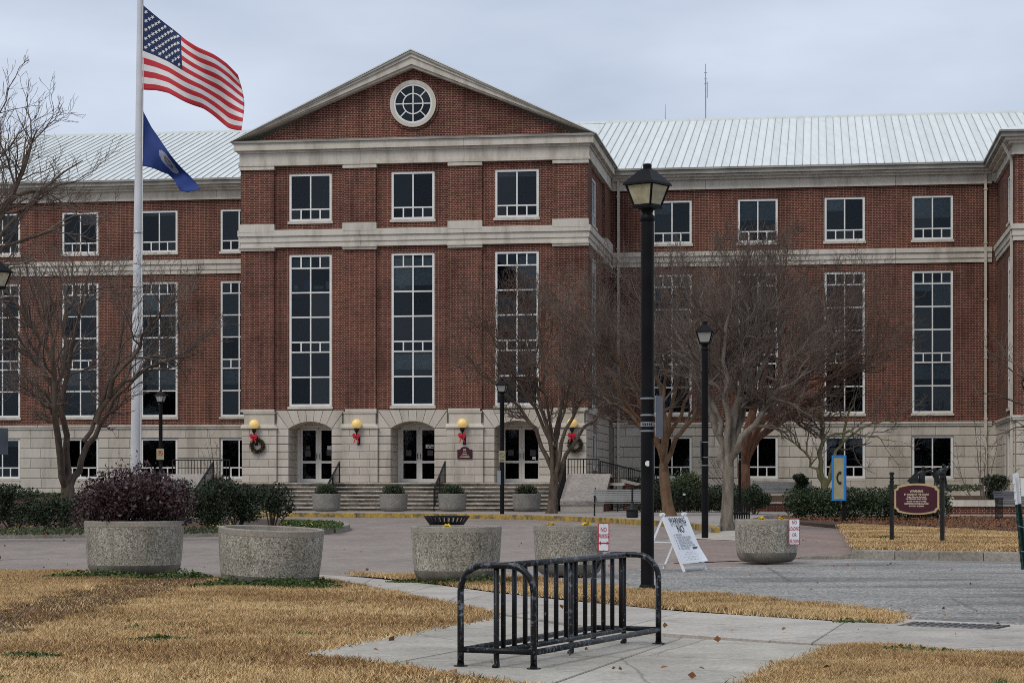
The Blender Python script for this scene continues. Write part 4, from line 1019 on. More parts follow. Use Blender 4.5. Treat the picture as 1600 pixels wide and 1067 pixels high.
def tree(name, label, base, trunk, stems, env, bm, tm, seed, r0, counts=(9, 8, 8, 4), Lf=1.0, tw=0.0045, dj=0.7, upb=.05, dens=1.0):
    """trunk, stems: pixel polylines [(x, y)] with optional depth offset; env: crown ellipse in pixels at the tree's distance"""
    g = np.random.default_rng(seed); Y = base.y
    root = thing(name, label, 'tree', base)
    def loc(x, y, dy=0.0): return np.array(at(x, y, Y + dy) - base) if dy == 0 else np.array([(x - 800) / F * Y - base.x, dy, HC - (y - YH) / F * Y - base.z])
    def smooth(pts, K):
        pts = np.array(pts); d = np.r_[0, np.cumsum(np.linalg.norm(np.diff(pts, axis=0), axis=1))]
        t = np.linspace(0, d[-1], K); q = np.stack([np.interp(t, d, pts[:, j]) for j in range(3)], 1)
        for _ in range(2): q[1:-1] = .25 * q[:-2] + .5 * q[1:-1] + .25 * q[2:]
        return q
    TP = smooth([loc(*p) for p in trunk], 10); tr = np.linspace(r0, r0 * .82, 10); tr[0] *= 1.35; tr[1] *= 1.12; tr[-1] *= .45; tr[-2] *= .85
    Vs, Fs = [], []; off = 0
    def addm(P, Rr, S):
        nonlocal off
        v, f = tubes_np(P, Rr, S); Vs.append(v); Fs.append(f + off); off += len(v)
    addm(TP[None], tr[None], 12)
    SP, SR = [], []
    for st in stems:
        rs = st[0]; pts = [loc(*p) for p in st[1:]]
        if np.linalg.norm(pts[0] - TP[-1]) < .45: pts = [TP[5] * .6 + pts[0] * .4] + pts
        dd = g.normal() * dj
        pts = [p + np.array([0, dd * i / len(pts) * np.linalg.norm(pts[-1] - pts[0]) * .45, 0]) for i, p in enumerate(pts)]
        q = smooth(pts, 12); q[1:-1] += g.normal(size=(10, 3)) * .045
        SP.append(q); SR.append(.010 + (rs - .010) * (1 - np.linspace(0, 1, 12)) ** .8)
    SP, SR = np.array(SP), np.array(SR)
    addm(SP, SR, 9)
    obj('trunk', mesh_np('trunk', np.concatenate(Vs), np.concatenate(Fs), True), bm, root)
    c = loc(env[0], env[1]); e = np.array([env[2], env[2] * .85, env[3]]) / F * Y
    Vs, Fs = [], []; off = 0
    P, Rr = SP, SR; Lm = 0.42 * (env[2] + env[3]) / F * Y * Lf
    for lv, n in enumerate(counts):
        tmin = .30 if lv == 0 else .12
        p, d, r, par = sprout(g, P, Rr, n, tmin, (48, 42, 38, 34, 32)[lv], 13)
        s = np.linalg.norm((p - c) / e, axis=1)
        ln = Lm * (0.9, .52, .30, .17, .1)[lv] * g.uniform(.55, 1.2, len(p)) * np.clip(1.55 - s, .1, 1)
        keep = (ln > .06) & (s < 1.25)
        if lv >= 2 and dens < 1: keep &= g.random(len(p)) < dens
        p, d, r, ln = p[keep], d[keep], r[keep], ln[keep]
        out = unit(p - np.array([0, 0, max(c[2] - e[2], .5)]))
        d = unit(d + out * .35 + np.array([0, 0, .12]))
        rr = np.clip(r * (.66, .68, .66, .65, .7)[lv], tw * 1.05, .07)
        K = (7, 6, 4, 3, 3)[lv]
        P, Rr = grow(g, p, d, ln, rr, np.maximum(rr * .35, tw * .75), K, (.26, .26, .22, .18, .1)[lv], upb)
        addm(P, Rr, (5, 4, 3, 3, 3)[lv])
    obj('crown', mesh_np('crown', np.concatenate(Vs), np.concatenate(Fs)), tm, root)
    return root
tree('bare_tree', 'bare brown tree with spreading limbs in front of the right entrance', gp(862, 802, .148),
     [(862, 803), (864, 770), (867, 735)],
     [(.10, (867, 742), (845, 690), (815, 640), (780, 600), (735, 560)), (.10, (866, 738), (862, 690), (848, 640), (832, 585), (812, 500)),
      (.09, (869, 738), (877, 690), (896, 640), (925, 595), (950, 545)), (.10, (870, 742), (893, 695), (930, 650), (985, 612)),
      (.09, (868, 735), (870, 665), (884, 600), (880, 520), (890, 455)), (.07, (866, 700), (882, 640), (902, 560), (925, 480)),
      (.07, (860, 690), (835, 630), (790, 570), (760, 500)), (.06, (866, 690), (850, 600), (845, 520), (842, 450))],
     (850, 540, 175, 105), 'bark_brown', 'twig_warm', 11, .18, counts=(9, 7, 6, 2), tw=.0045)
tree('bare_tree', 'bare tree with orange flaking bark beside the tall near lamp post', gp(1045, 806, .148),
     [(1046, 807), (1040, 770), (1036, 715)],
     [(.12, (1035, 720), (1030, 690), (1000, 660), (960, 630), (915, 600), (870, 570)), (.12, (1036, 720), (1040, 680), (1035, 620), (1010, 540), (990, 450)),
      (.10, (1037, 722), (1055, 690), (1085, 655), (1110, 600), (1130, 530)), (.09, (1036, 715), (1020, 660), (980, 590), (950, 520), (930, 450)),
      (.09, (1037, 715), (1050, 650), (1065, 570), (1060, 480), (1065, 410)), (.08, (1036, 715), (1030, 640), (1040, 540), (1030, 430)),
      (.07, (1030, 690), (990, 650), (940, 560), (900, 500)), (.07, (1040, 690), (1075, 620), (1100, 540), (1110, 450))],
     (1010, 530, 160, 130), 'bark_orange', 'twig_grey', 12, .20, counts=(9, 7, 6, 2), tw=.0045)
tree('bare_tree', 'bare tree with smooth grey trunk next to the second lamp post', gp(1136, 829, 0.0),
     [(1135, 831), (1137, 780), (1139, 705)],
     [(.13, (1137, 710), (1122, 670), (1110, 620), (1085, 560), (1060, 490)), (.14, (1139, 710), (1146, 670), (1156, 620), (1175, 550), (1190, 470)),
      (.11, (1140, 712), (1165, 670), (1200, 630), (1240, 590), (1290, 560)), (.10, (1138, 708), (1135, 650), (1128, 580), (1135, 500), (1150, 420)),
      (.09, (1139, 700), (1160, 640), (1190, 580), (1230, 510), (1250, 440)), (.08, (1125, 680), (1105, 600), (1090, 530), (1100, 450)),
      (.08, (1145, 680), (1170, 600), (1165, 500), (1185, 400))],
     (1160, 520, 165, 140), 'bark_grey', 'twig_grey', 13, .165, counts=(9, 7, 6, 2), tw=.0045)
tree('bare_tree', 'bare tree with rust coloured trunk and long limbs reaching right', gp(1162, 800, .148),
     [(1164, 801), (1163, 760), (1162, 702)],
     [(.17, (1162, 706), (1195, 670), (1250, 640), (1300, 600), (1360, 570), (1400, 545)), (.14, (1163, 704), (1180, 670), (1215, 630), (1265, 605), (1320, 580), (1370, 520)),
      (.14, (1160, 704), (1150, 650), (1140, 590), (1120, 520)), (.13, (1162, 702), (1172, 640), (1190, 570), (1205, 480), (1215, 400)),
      (.11, (1165, 700), (1200, 620), (1240, 550), (1270, 470)), (.10, (1170, 690), (1225, 610), (1290, 540), (1330, 480)),
      (.10, (1160, 690), (1180, 600), (1160, 500), (1170, 400)), (.09, (1200, 665), (1260, 600), (1310, 520), (1300, 430))],
     (1240, 520, 180, 145), 'bark_rust', 'twig_warm', 14, .26, counts=(10, 7, 6, 2), tw=.0045)
tree('bare_tree', 'bare multi-stemmed tree behind the purple shrub planter', gp(110, 824, .12),
     [(108, 826), (106, 780), (105, 745)],
     [(.105, (104, 748), (97, 710), (93, 670), (96, 620), (100, 540), (88, 450)), (.10, (106, 748), (112, 700), (104, 650), (105, 590), (125, 510), (150, 430)),
      (.10, (108, 746), (125, 715), (148, 665), (170, 620), (205, 580)), (.07, (150, 660), (180, 610), (220, 575), (270, 560), (315, 545)),
      (.08, (95, 640), (70, 580), (40, 550), (5, 535)), (.07, (95, 620), (75, 540), (45, 490), (10, 450)), (.07, (100, 590), (98, 520), (110, 450), (105, 410)),
      (.06, (170, 620), (200, 560), (240, 510), (270, 450)), (.06, (130, 690), (170, 600), (185, 520), (190, 450)), (.05, (93, 650), (60, 622), (25, 612))],
     (150, 530, 190, 125), 'bark_brown', 'twig_grey', 15, .20, counts=(8, 6, 6, 3), tw=.004, dj=.5, dens=.6)
tree('bare_tree', 'tall bare tree leaning in from the left edge over the roof', gp(-95, 843, .12),
     [(-95, 845), (-100, 700), (-95, 560)],
     [(.14, (-95, 560), (-60, 450), (-20, 390), (20, 330), (50, 260), (70, 210)), (.10, (-95, 570), (-50, 430), (10, 390), (70, 375), (120, 350)),
      (.10, (-97, 560), (-70, 420), (-40, 300), (-10, 200), (5, 150)), (.08, (-95, 560), (-50, 400), (20, 300), (60, 255), (95, 225)),
      (.08, (-60, 450), (-10, 340), (40, 300), (80, 288), (115, 282)), (.08, (-95, 540), (-90, 400), (-70, 280), (-60, 180))],
     (20, 300, 165, 175), 'bark_brown', 'twig_grey', 16, .22, counts=(7, 6, 5, 3), tw=.004, dj=.5, dens=.6)
tree('small_tree', 'small bare greenish tree growing from the hedge beside the blue sign', gx(1288, 80, .2),
     [(1288, 800), (1288, 765), (1289, 745)],
     [(.12, (1287, 760), (1286, 700), (1284, 640), (1288, 590)), (.09, (1290, 752), (1305, 720), (1318, 690), (1330, 640), (1345, 600)),
      (.07, (1285, 752), (1262, 715), (1238, 690), (1215, 680)), (.05, (1318, 690), (1350, 665), (1390, 655), (1425, 650)),
      (.05, (1286, 690), (1310, 672), (1350, 680), (1400, 690)), (.04, (1250, 700), (1235, 670), (1215, 655), (1200, 650)), (.04, (1284, 660), (1262, 640), (1240, 625))],
     (1310, 665, 125, 75), 'bark_green', 'twig_grey', 17, .15, counts=(5, 4, 4), tw=.006, dj=.4)
tree('small_tree', 'thin bare twigs reaching in at the right edge', gx(1672, 70, .15),
     [(1672, 805), (1672, 760), (1670, 700)],
     [(.07, (1670, 705), (1640, 660), (1600, 630), (1560, 620), (1520, 610)), (.06, (1670, 700), (1640, 620), (1600, 590), (1570, 570), (1540, 540)), (.06, (1670, 700), (1650, 660), (1610, 665), (1560, 672)),
      (.07, (1671, 700), (1680, 600), (1690, 500))],
     (1600, 610, 110, 90), 'bark_brown', 'twig_grey', 18, .12, counts=(5, 5, 4), tw=.005, dj=.3)
def bare_shrub(label, base, tops, seed, tm='twig_grey', spread=.5, n=9):
    g = np.random.default_rng(seed); root = thing('bare_shrub', label, 'shrub', base)
    Y = base.y; P = []
    for (x, y) in tops:
        e = np.array(at(x, y, Y) - base); e[1] += g.normal() * .25
        t = np.linspace(0, 1, 6)[:, None]; P.append(t * e + np.sin(t * 3.1) * g.normal(size=3) * .08 + np.array([g.normal() * .05, g.normal() * .05, 0]))
    P = np.array(P); Rr = np.linspace(.018, .006, 6)[None] * np.ones((len(P), 1))
    V, Fq = tubes_np(P, Rr, 5); obj('stems', mesh_np('stems', V, Fq), tm, root)
    p, d, r, _ = sprout(g, P, Rr, n, .3, 40, 12); ln = g.uniform(.15, .6, len(p)) * spread * 2
    P2, R2 = grow(g, p, d, ln, np.maximum(r * .6, .005), np.full(len(p), .0035), 4, .12, .06)
    p, d, r, _ = sprout(g, P2, R2, 4, .2, 38, 12); P3, R3 = grow(g, p, d, g.uniform(.1, .35, len(p)) * spread, np.full(len(p), .0045), np.full(len(p), .003), 3, .1, .05)
    V2, F2 = tubes_np(P2, R2, 3); V3, F3 = tubes_np(P3, R3, 3)
    tag(obj('twigs', mesh_np('twigs', np.r_[V2, V3], np.r_[F2, F3 + len(V2)]), tm, root), kind='stuff')
bare_shrub('bare multi-stemmed shrub beside the low wall at the right', gp(1534, 806, .10), [(1500, 690), (1515, 640), (1530, 665), (1545, 650), (1560, 690), (1492, 730), (1570, 740), (1538, 720)], 3)
bare_shrub('thin bare sapling behind the railing left of the steps', bw(-9.3, 3.5, .4), [(330, 672), (322, 690), (340, 690), (316, 705), (346, 708)], 4, spread=.35)
bare_shrub('small bare twiggy shrub below the window right of the near lamp', bw(13.0, 6.5, .6), [(1098, 700), (1088, 715), (1108, 712), (1094, 730)], 5, spread=.3)

# ------------------------------------------------------------------ shrubs, hedges and ground cover
def shrub(name, label, cat, base, blobs, n, size, lm, group=None, stems=6, tm='twig_brown', shell=.6):
    root = thing(name, label, cat, base, 0, group)
    leaves(n, blob_sampler(blobs, shell), size, 'foliage', lm, root)
    if stems:
        mb = MB(); B = np.array(blobs)
        for i in range(stems):
            b = B[i % len(B)]; x, y = b[0] + random.uniform(-.5, .5) * b[3], b[1] + random.uniform(-.5, .5) * b[4]
            x0, y0 = x * .25, y * .25
            mb.tube([(x0, y0, 0), ((x0 + x) / 2 + random.uniform(-.05, .05), (y + y0) / 2, b[2] * .5), (x, y, b[2] + b[5] * .4)], [.022, .016, .006], 5)
        mb.build('stems', tm, root)
    return root
def clump(w, d, z0, z1, n, rad, g=random):
    out = []
    for _ in range(n):
        a = g.uniform(0, 6.283); q = math.sqrt(g.random()); r = rad * g.uniform(.7, 1.3)
        z = g.uniform(z0 + r * .6, z1 - r * .6) if z1 - z0 > 1.2 * r else (z0 + z1) / 2
        out.append((w * q * math.cos(a), d * q * math.sin(a), z, r, r, r * .85))
    return out
shrub('leafy_shrub', 'dark green shrub at the far left end of the island bed', 'shrub', gp(24, 829, .12), clump(.58, .45, .15, 1.08, 20, .25), 6500, .055, 'leaf_dark', 'shrubs in the island bed')
shrub('leafy_shrub', 'rounded dark green shrub just left of the purple shrub planter', 'shrub', gp(88, 830, .12), clump(.52, .45, .12, .85, 18, .25), 5600, .055, 'leaf_dark', 'shrubs in the island bed')
shrub('leafy_shrub', 'dense dark green shrub between the two left planters', 'shrub', gp(320, 828, .12), clump(.72, .55, .15, 1.28, 34, .27), 10500, .055, 'leaf_dark', 'shrubs in the island bed')
shrub('leafy_shrub', 'taller open green shrub behind the tilted planter', 'shrub', gp(372, 827, .12), clump(.60, .5, .2, 1.2, 24, .25), 6500, .055, 'leaf_dark', 'shrubs in the island bed')
shrub('leafy_shrub', 'loose leggy shrub at the right end of the island bed', 'shrub', gp(425, 825, .12), clump(.55, .45, .25, 1.1, 18, .22), 4200, .055, 'leaf_dark', 'shrubs in the island bed', stems=9)
shrub('leafy_shrub', 'low shrub under the bare multi-stemmed tree', 'shrub', gp(138, 826, .12), clump(.5, .4, .1, .65, 12, .2), 2600, .055, 'leaf_dark', 'shrubs in the island bed')
def bed_cover(name, label, P, z, n, size, lm, h, cat='ground cover'):
    xy = np.array([(p[0], p[1]) for p in P]); lo, hi = xy.min(0), xy.max(0)
    def f(k):
        c = rng.random((k * 3, 2)) * (hi - lo) + lo; c = c[in_poly(P, c)][:k]
        return np.c_[c, z + h * rng.random(len(c))]
    o = leaves(n, f, size, name, lm); return tag(o, label, cat, kind='stuff')
bed_cover('ground_cover', 'low green ground cover at the tip of the island bed', [gp(x, y, .14) for x, y in ((440, 823), (530, 827), (538, 824), (520, 820), (440, 818))], .14, 2600, .06, 'weed', .13)
bed_cover('ground_cover', 'low green plants along the front edge of the island bed', [gp(x, y, .14) for x, y in ((-20, 836), (480, 832), (470, 830), (-20, 833))], .14, 3800, .06, 'leaf_mid', .13)
bed_cover('fallen_leaves', 'brown fallen leaves on the island bed mulch', [gp(x, y, .13) for x, y in ((-20, 836), (470, 832), (470, 822), (-20, 822))], .13, 1800, .05, 'brown_leaf', .03, 'leaves')
bed_cover('wood_chips', 'bark chips spread over the mulch bed by the hedge', [gp(x, y, .1) for x, y in ((1216, 809), (1312, 817), (1420, 821.5), (1640, 833), (1640, 805), (1215, 803))], .10, 9000, .06, 'brown_leaf', .035, 'mulch')
bed_cover('yellow_pansies', 'small yellow flowers in the island bed', [gp(x, y, .14) for x, y in ((-20, 835.5), (280, 833), (480, 831), (540, 826), (440, 826), (-20, 832))], .22, 70, .05, 'yellow_flower', .1, 'flowers')
bed_cover('yellow_pansies', 'small yellow flowers beyond the leggy island shrub', [gp(x, y, .14) for x, y in ((370, 822), (440, 822), (440, 817), (370, 817))], .3, 60, .07, 'yellow_flower', .2, 'flowers')
bed_cover('dry_ivy', 'yellow green ground cover at the foot of the left wing', [bw(u, d) for u, d in ((-25, 9.3), (-15.5, 9.3), (-15.5, 6), (-25, 6))], .62, 2600, .12, 'leaf_mid', .2)
def hedge(label, pts, half, h, n, size, lm, z):
    """clipped hedge: a run of overlapping rounded lobes along pts"""
    base = pts[0]; root = thing('hedge', label, 'hedge', (base.x, base.y, z)); bl = []
    for a, b in zip(pts, pts[1:]):
        k = max(2, int((b - a).length / .35))
        for i in range(k):
            p = a.lerp(b, i / k) - base
            for zz, rr in ((h * .35, .42), (h * .68, .40)):
                bl.append((p.x + random.uniform(-.08, .08), p.y + random.uniform(-.3, .3) * half, zz + random.uniform(-.04, .04), .45, half, h * rr * random.uniform(.85, 1.0)))
    leaves(n, blob_sampler(bl, .45), size, 'foliage', lm, root)
    mb = MB()
    for i in range(14):
        q = random.choice(bl); mb.tube([(q[0], q[1] + random.uniform(-.3, .3), 0), (q[0] + random.uniform(-.1, .1), q[1], h * .5), (q[0] + random.uniform(-.2, .2), q[1], h * .85)], [.02, .015, .006], 5)
    mb.build('stems', 'twig_brown', root); return root
hedge('long clipped green hedge behind the blue sign and maroon sign', [gx(1244, 66, 0), gx(1330, 65, 0), gx(1420, 65, 0), gx(1478, 66, 0)], .75, .90, 22000, .07, 'leaf_hedge', .16)
hedge('dark clipped hedge behind the tree with orange bark', [gx(1010, 80, 0), gx(1090, 80, 0), gx(1172, 80, 0)], .8, .98, 15000, .075, 'leaf_dark', .15)
shrub('leafy_shrub', 'domed green shrub behind the dark hedge', 'shrub', gx(1066, 84, .2), clump(.6, .5, .3, 1.5, 16, .45), 6000, .08, 'leaf_mid')
shrub('leafy_shrub', 'shrub below the window left of the tree with orange bark', 'shrub', gx(1012, 86, .2), clump(.7, .5, .3, 1.25, 12, .4), 4500, .08, 'leaf_dark')
shrub('leafy_shrub', 'green shrub against the wall at the rust coloured trunk', 'shrub', gx(1178, 74, .15), clump(.42, .4, .2, 1.05, 12, .3), 4000, .07, 'leaf_hedge')
shrub('leafy_shrub', 'spiky dark shrub in front of the wall above the long hedge', 'shrub', gx(1251, 84, .5), clump(.28, .28, .1, 1.1, 9, .2), 1800, .11, 'leaf_dark')
shrub('leafy_shrub', 'round dark shrub by the corner pipe at the far right', 'shrub', gx(1556, 80, .3), clump(.36, .36, .3, 1.25, 12, .26), 3000, .09, 'leaf_dark')
bed_cover('ground_cover', 'trailing green plants on top of the low brick wall', [bw(u, d) for u, d in ((19.6, 2.0), (23.4, 2.0), (23.4, 2.8), (19.6, 2.8))], .95, 1500, .09, 'leaf_mid', .25)
for (x, y, rx, n, lab) in ((155, 905, .8, 1800, 'left side of the purple shrub planter'), (282, 905, .45, 1200, 'right foot of the purple shrub planter'), (362, 919, .5, 1500, 'left foot of the tilted planter'),
                           (440, 920, .7, 2600, 'front of the tilted planter'), (492, 917, .3, 1100, 'right foot of the tilted planter'), (740, 914, .6, 1500, 'right foot of the middle planter'),
                           (648, 912, .35, 600, 'left foot of the middle planter'), (250, 1004, .25, 500, 'middle of the left lawn'), (40, 1030, .25, 450, 'lower left of the lawn'), (1385, 852, .35, 600, 'foot of the maroon sign'),
                           (1410, 1022, .4, 500, 'edge of the lower right lawn'), (1330, 975.5, .2, 60, 'edge of the grass strip')):
    c = gp(x, y)
    def f(k, c=c, rx=rx): 
        a = rng.random(k) * 6.283; r = np.sqrt(rng.random(k)); hh = .13 if n > 800 else .04
        return np.c_[c.x + rx * r * np.cos(a), c.y + .45 * rx * r * np.sin(a), .02 + (RZ if x == 1385 else 0) + hh * rng.random(k) * (1.1 - r)]
    tag(leaves(n, f, .034, 'weeds', 'weed'), 'green weeds at the ' + lab, 'weeds', kind='stuff')
def f(k):
    c = np.array([list(gp(rng.uniform(-20, 1600), rng.uniform(905, 1066)))[:3] for _ in range(k)]); c[:, 2] = .035 + .02 * rng.random(k); return c
tag(leaves(80, f, .04, 'fallen_leaves', 'brown_leaf', aspect=.8, flat=.7), 'scattered brown fallen leaves on lawn and pavement', 'leaves', kind='stuff')
def f(k):
    c = np.array([list(gp(rng.uniform(-20, 1600), rng.uniform(840, 900)))[:3] for _ in range(k)]); c[:, 2] = .012 + .01 * rng.random(k); return c
tag(leaves(60, f, .045, 'fallen_leaves', 'brown_leaf', aspect=.8, flat=.8), 'scattered brown fallen leaves on the street', 'leaves', kind='stuff')

# woods on the far side of the road behind the camera (mirrored in the lower windows)
bl = []
g_ = random.Random(9)
for k in range(46):
    x = -110 + 220 * k / 45 + g_.uniform(-2, 2); y = -62 + g_.uniform(-8, 8); h = g_.choice((8, 10, 13, 17, 21)) * g_.uniform(.9, 1.1)
    for q in range(7): bl.append((x + g_.uniform(-3, 3), y + g_.uniform(-2, 2), h * g_.uniform(.08, .88), 2.8, 2.2, 2.2))
tag(leaves(70000, blob_sampler(bl, .8), 1.1, 'far_woods', 'leaf_dark'), kind='stuff')

# ------------------------------------------------------------------ planters
def planter(label, loc, w, h, d=None, tilt=(0, 0), group='aggregate concrete planters along the lawn', fine=True, rz=0):
    r = w / 2; sy = (d or w) / w
    root = thing('concrete_planter', label, 'planter', loc, rz, group); root.rotation_euler[0], root.rotation_euler[1] = tilt
    A, G, Fm = ('aggregate', 'planter_rim', 'planter_foot') if fine else ('planter_grey',) * 3
    MB().lathe([(r * .66, .02), (r * .76, .03), (r * .85, .065), (r * .905, .115), (r * .93, .17)], 44, sy=sy).build('foot', Fm, root, True)
    MB().lathe([(r * .93, .17), (r * .962, h * .5), (r * .99, h - .075)], 44, sy=sy, capb=False).build('bowl', A, root, True)
    mb = MB().lathe([(r * .99, h - .075), (r * .993, h - .072), (r * .993, h - .012), (r * .985, h), (r * .90, h), (r * .89, h - .01), (r * .88, h - .16)], 44, sy=sy, capb=False)
    o = mb.build('rim', G, root)
    for p in o.data.polygons: p.use_smooth = False
    MB().lathe([(r * .885, h - .10)], 44, sy=sy, capb=False, capt=True).build('soil', 'pot_soil', root)
    return root
def gc(x, yb, w):     # centre of a round thing whose front foot shows at row yb
    Yf = F * HC / (yb - YH); Y = Yf + w * .37; return Vector(((x - 800) / F * Y, Y, 0))
p1 = planter('round aggregate planter overflowing with a purple leaved shrub', gc(210, 904, 1.29), 1.29, .735)
p2 = planter('empty aggregate planter tilting to the right on the lawn edge', gc(421, 919, 1.25) + Vector((0, 0, -.02)), 1.25, .71, tilt=(R(1.5), R(2.3)))
p3 = planter('aggregate planter in front of the black slatted litter bin', gc(713, 914, 1.11), 1.11, .70)
p4 = planter('aggregate planter with a no parking sign behind the bicycle rack', gc(889, 902, .94), .94, .675)
p5 = planter('aggregate planter with a no loading sign beside the walkway', gc(1198, 881, .99), .99, .67)
c1 = p1.location
g = random.Random(5)
sh = clump(.50, .5, .70, 1.30, 40, .26, g) + [(-.52, 0, .96, .28, .3, .28), (.48, .05, 1.0, .26, .3, .28), (-.66, .1, .82, .2, .25, .18), (.58, 0, .80, .2, .2, .16), (0, -.2, .92, .58, .35, .3)]
pr = thing('purple_shrub', 'dense purple leaved shrub filling the leftmost planter', 'shrub', c1)
leaves(21000, blob_sampler(sh, .7), .042, 'foliage', 'leaf_purple', pr)
mb = MB()
for i in range(60):
    a = g.uniform(0, 6.28); q = g.uniform(.1, .8); x, y = q * math.cos(a), .8 * q * math.sin(a); zt = 1.42 - .35 * q * q + g.uniform(-.1, .06)
    mb.tube([(x * .35, y * .35, .6), (x * .75, y * .75, .9), (x, y, zt)], [.008, .005, .002], 4)
mb.build('stems', 'leaf_purple', pr)
def tips(k):
    a = rng.random(k) * 6.283; q = np.sqrt(rng.random(k)); return np.c_[0.78 * q * np.cos(a), .7 * q * np.sin(a), 1.38 - .4 * q * q + .09 * rng.normal(size=k)]
leaves(1400, tips, .045, 'foliage', 'leaf_purple', pr)
fl = ((p3, 'middle planter', ((-.1, -.2),)), (p4, 'planter behind the rack', ((-.25, -.25), (.22, -.2))), (p5, 'planter by the walkway', ((-.12, -.3), (.17, -.3))))
for p, lab, spots in fl:
    for k, (x, y) in enumerate(spots):
        q = thing('yellow_pansy', 'yellow pansy at the rim of the %s%s' % (lab, '' if len(spots) == 1 else (', left one', ', right one')[k]), 'flower', p.location + Vector((x, y, .57)), 0, 'yellow pansies in planters')
        leaves(26, blob_sampler([(0, 0, .115, .05, .05, .025)], .6), .045, 'petals', 'yellow_flower', q, aspect=.9); leaves(30, blob_sampler([(0, 0, .06, .06, .06, .04)], .8), .04, 'foliage', 'weed', q)
# planters with box balls on the sidewalk
for i, (x, lab) in enumerate(((510, 'beside the left hand rail'), (615, 'left of the second hand rail'), (707, 'right of the second hand rail'), (823, 'left of the bare brown tree'), (415, 'behind the island shrubs'))):
    loc = gx(x, 81.0 if i < 4 else 81.6, .148)
    planter('grey planter with a clipped box bush ' + lab, loc, 1.12, .70, fine=False, group='planters at the foot of the steps')
    b = thing('box_bush', 'clipped round box bush in the planter ' + lab, 'bush', loc + Vector((0, 0, .58)), 0, 'box bushes in planters')
    leaves(2600, blob_sampler([(0, 0, .18, .44, .44, .27), (-.2, -.1, .24, .25, .3, .22), (.2, 0, .22, .25, .3, .22), (0.02, -.05, .30, .3, .3, .18)], .6), .055, 'foliage', 'leaf_hedge', b)
    mb = MB()
    for k in range(8): mb.tube([(0, 0, 0), (random.uniform(-.2, .2), random.uniform(-.2, .2), .2), (random.uniform(-.3, .3), random.uniform(-.3, .3), .36)], [.02, .012, .005], 4)
    mb.build('stems', 'twig_brown', b)
# signs on the planters
def small_sign(label, loc, rz, w, h, lines, arrow=False):
    o = thing('parking_sign', label, 'sign', loc, rz)
    def rr(w, h, r, n=5):
        pts = []
        for cx, cz, a0 in ((w / 2 - r, -h / 2 + r, -90), (w / 2 - r, h / 2 - r, 0), (-w / 2 + r, h / 2 - r, 90), (-w / 2 + r, -h / 2 + r, 180)):
            for i in range(n): t = R(a0 + 90 * i / (n - 1)); pts.append((cx + r * math.cos(t), cz + r * math.sin(t)))
        return pts
    MB().prism_y(rr(w, h, .022), -.002, .002).build('plate', 'galvanised', o)
    MB().prism_y(rr(w - .004, h - .004, .021), -.0045, -.0025).build('border', 'sign_red', o); MB().prism_y(rr(w - .026, h - .026, .014), -.007, -.005).build('face', 'sign_white', o)
    for s, z, t, kx in lines: text(t, s, 'sign_red', o, (0, -.0085, z), (R(90), 0, 0), bold=.0015, sx=kx)
    if arrow:
        m = MB(); z = arrow; m.box(-.045, .045, -.0095, -.0075, z - .008, z + .008)
        for s in (-1, 1):
            q = [(s * .04, z - .025), (s * .068, z), (s * .04, z + .025)]
            if s < 0: q.reverse()
            m.prism_y(q, -.0095, -.0075)
        m.build('arrow', 'sign_red', o)
    m = MB()
    for z in (-h / 2 + .02, h / 2 - .02): m.tube([(0, -.004, z), (0, -.0095, z)], .005, 6)
    m.build('bolts', 'galvanised', o); return o
small_sign('white no parking sign with red double arrow fixed to a planter', at(943, 839, p4.location.y - .46), R(14), .155, .37, [(.085, .095, 'NO', .62), (.078, .012, 'PARKING', .40)], arrow=-.075)
small_sign('white no loading or unloading sign fixed to a planter', at(1241, 830.5, p5.location.y - .42), R(10), .18, .40, [(.078, .14, 'NO', .62), (.078, .045, 'LOADING', .47), (.078, -.05, 'OR', .62), (.078, -.145, 'UNLOADING', .365)])
# litter bin
lb = thing('litter_bin', 'black slatted litter bin standing behind the middle planter', 'bin', gx(698, 33.5, 0))
mb = MB(); 
for i in range(28):
    t = 2 * math.pi * i / 28; c, s = math.cos(t), math.sin(t)
    MB().bar((.27 * c, .27 * s, .06), (.27 * c, .27 * s, .56), .035, .012, up=(c, s, 0)).build('slat', 'black_iron', lb)
    m = MB(); m.bar((.27 * c, .27 * s, .56), (.36 * c, .36 * s, .69), .035, .012, up=(c, s, 0)); m.build('slat', 'black_iron', lb)
MB().lathe([(.35, .675), (.37, .675), (.37, .70), (.35, .70), (.35, .675)], 30, capb=False).build('top_ring', 'black_iron', lb); MB().lathe([(.22, .04), (.255, .06), (.25, .6)], 24).build('liner', 'dark_metal', lb)
MB().lathe([(.25, .0), (.275, .03), (.275, .06)], 24).build('base', 'black_iron', lb)

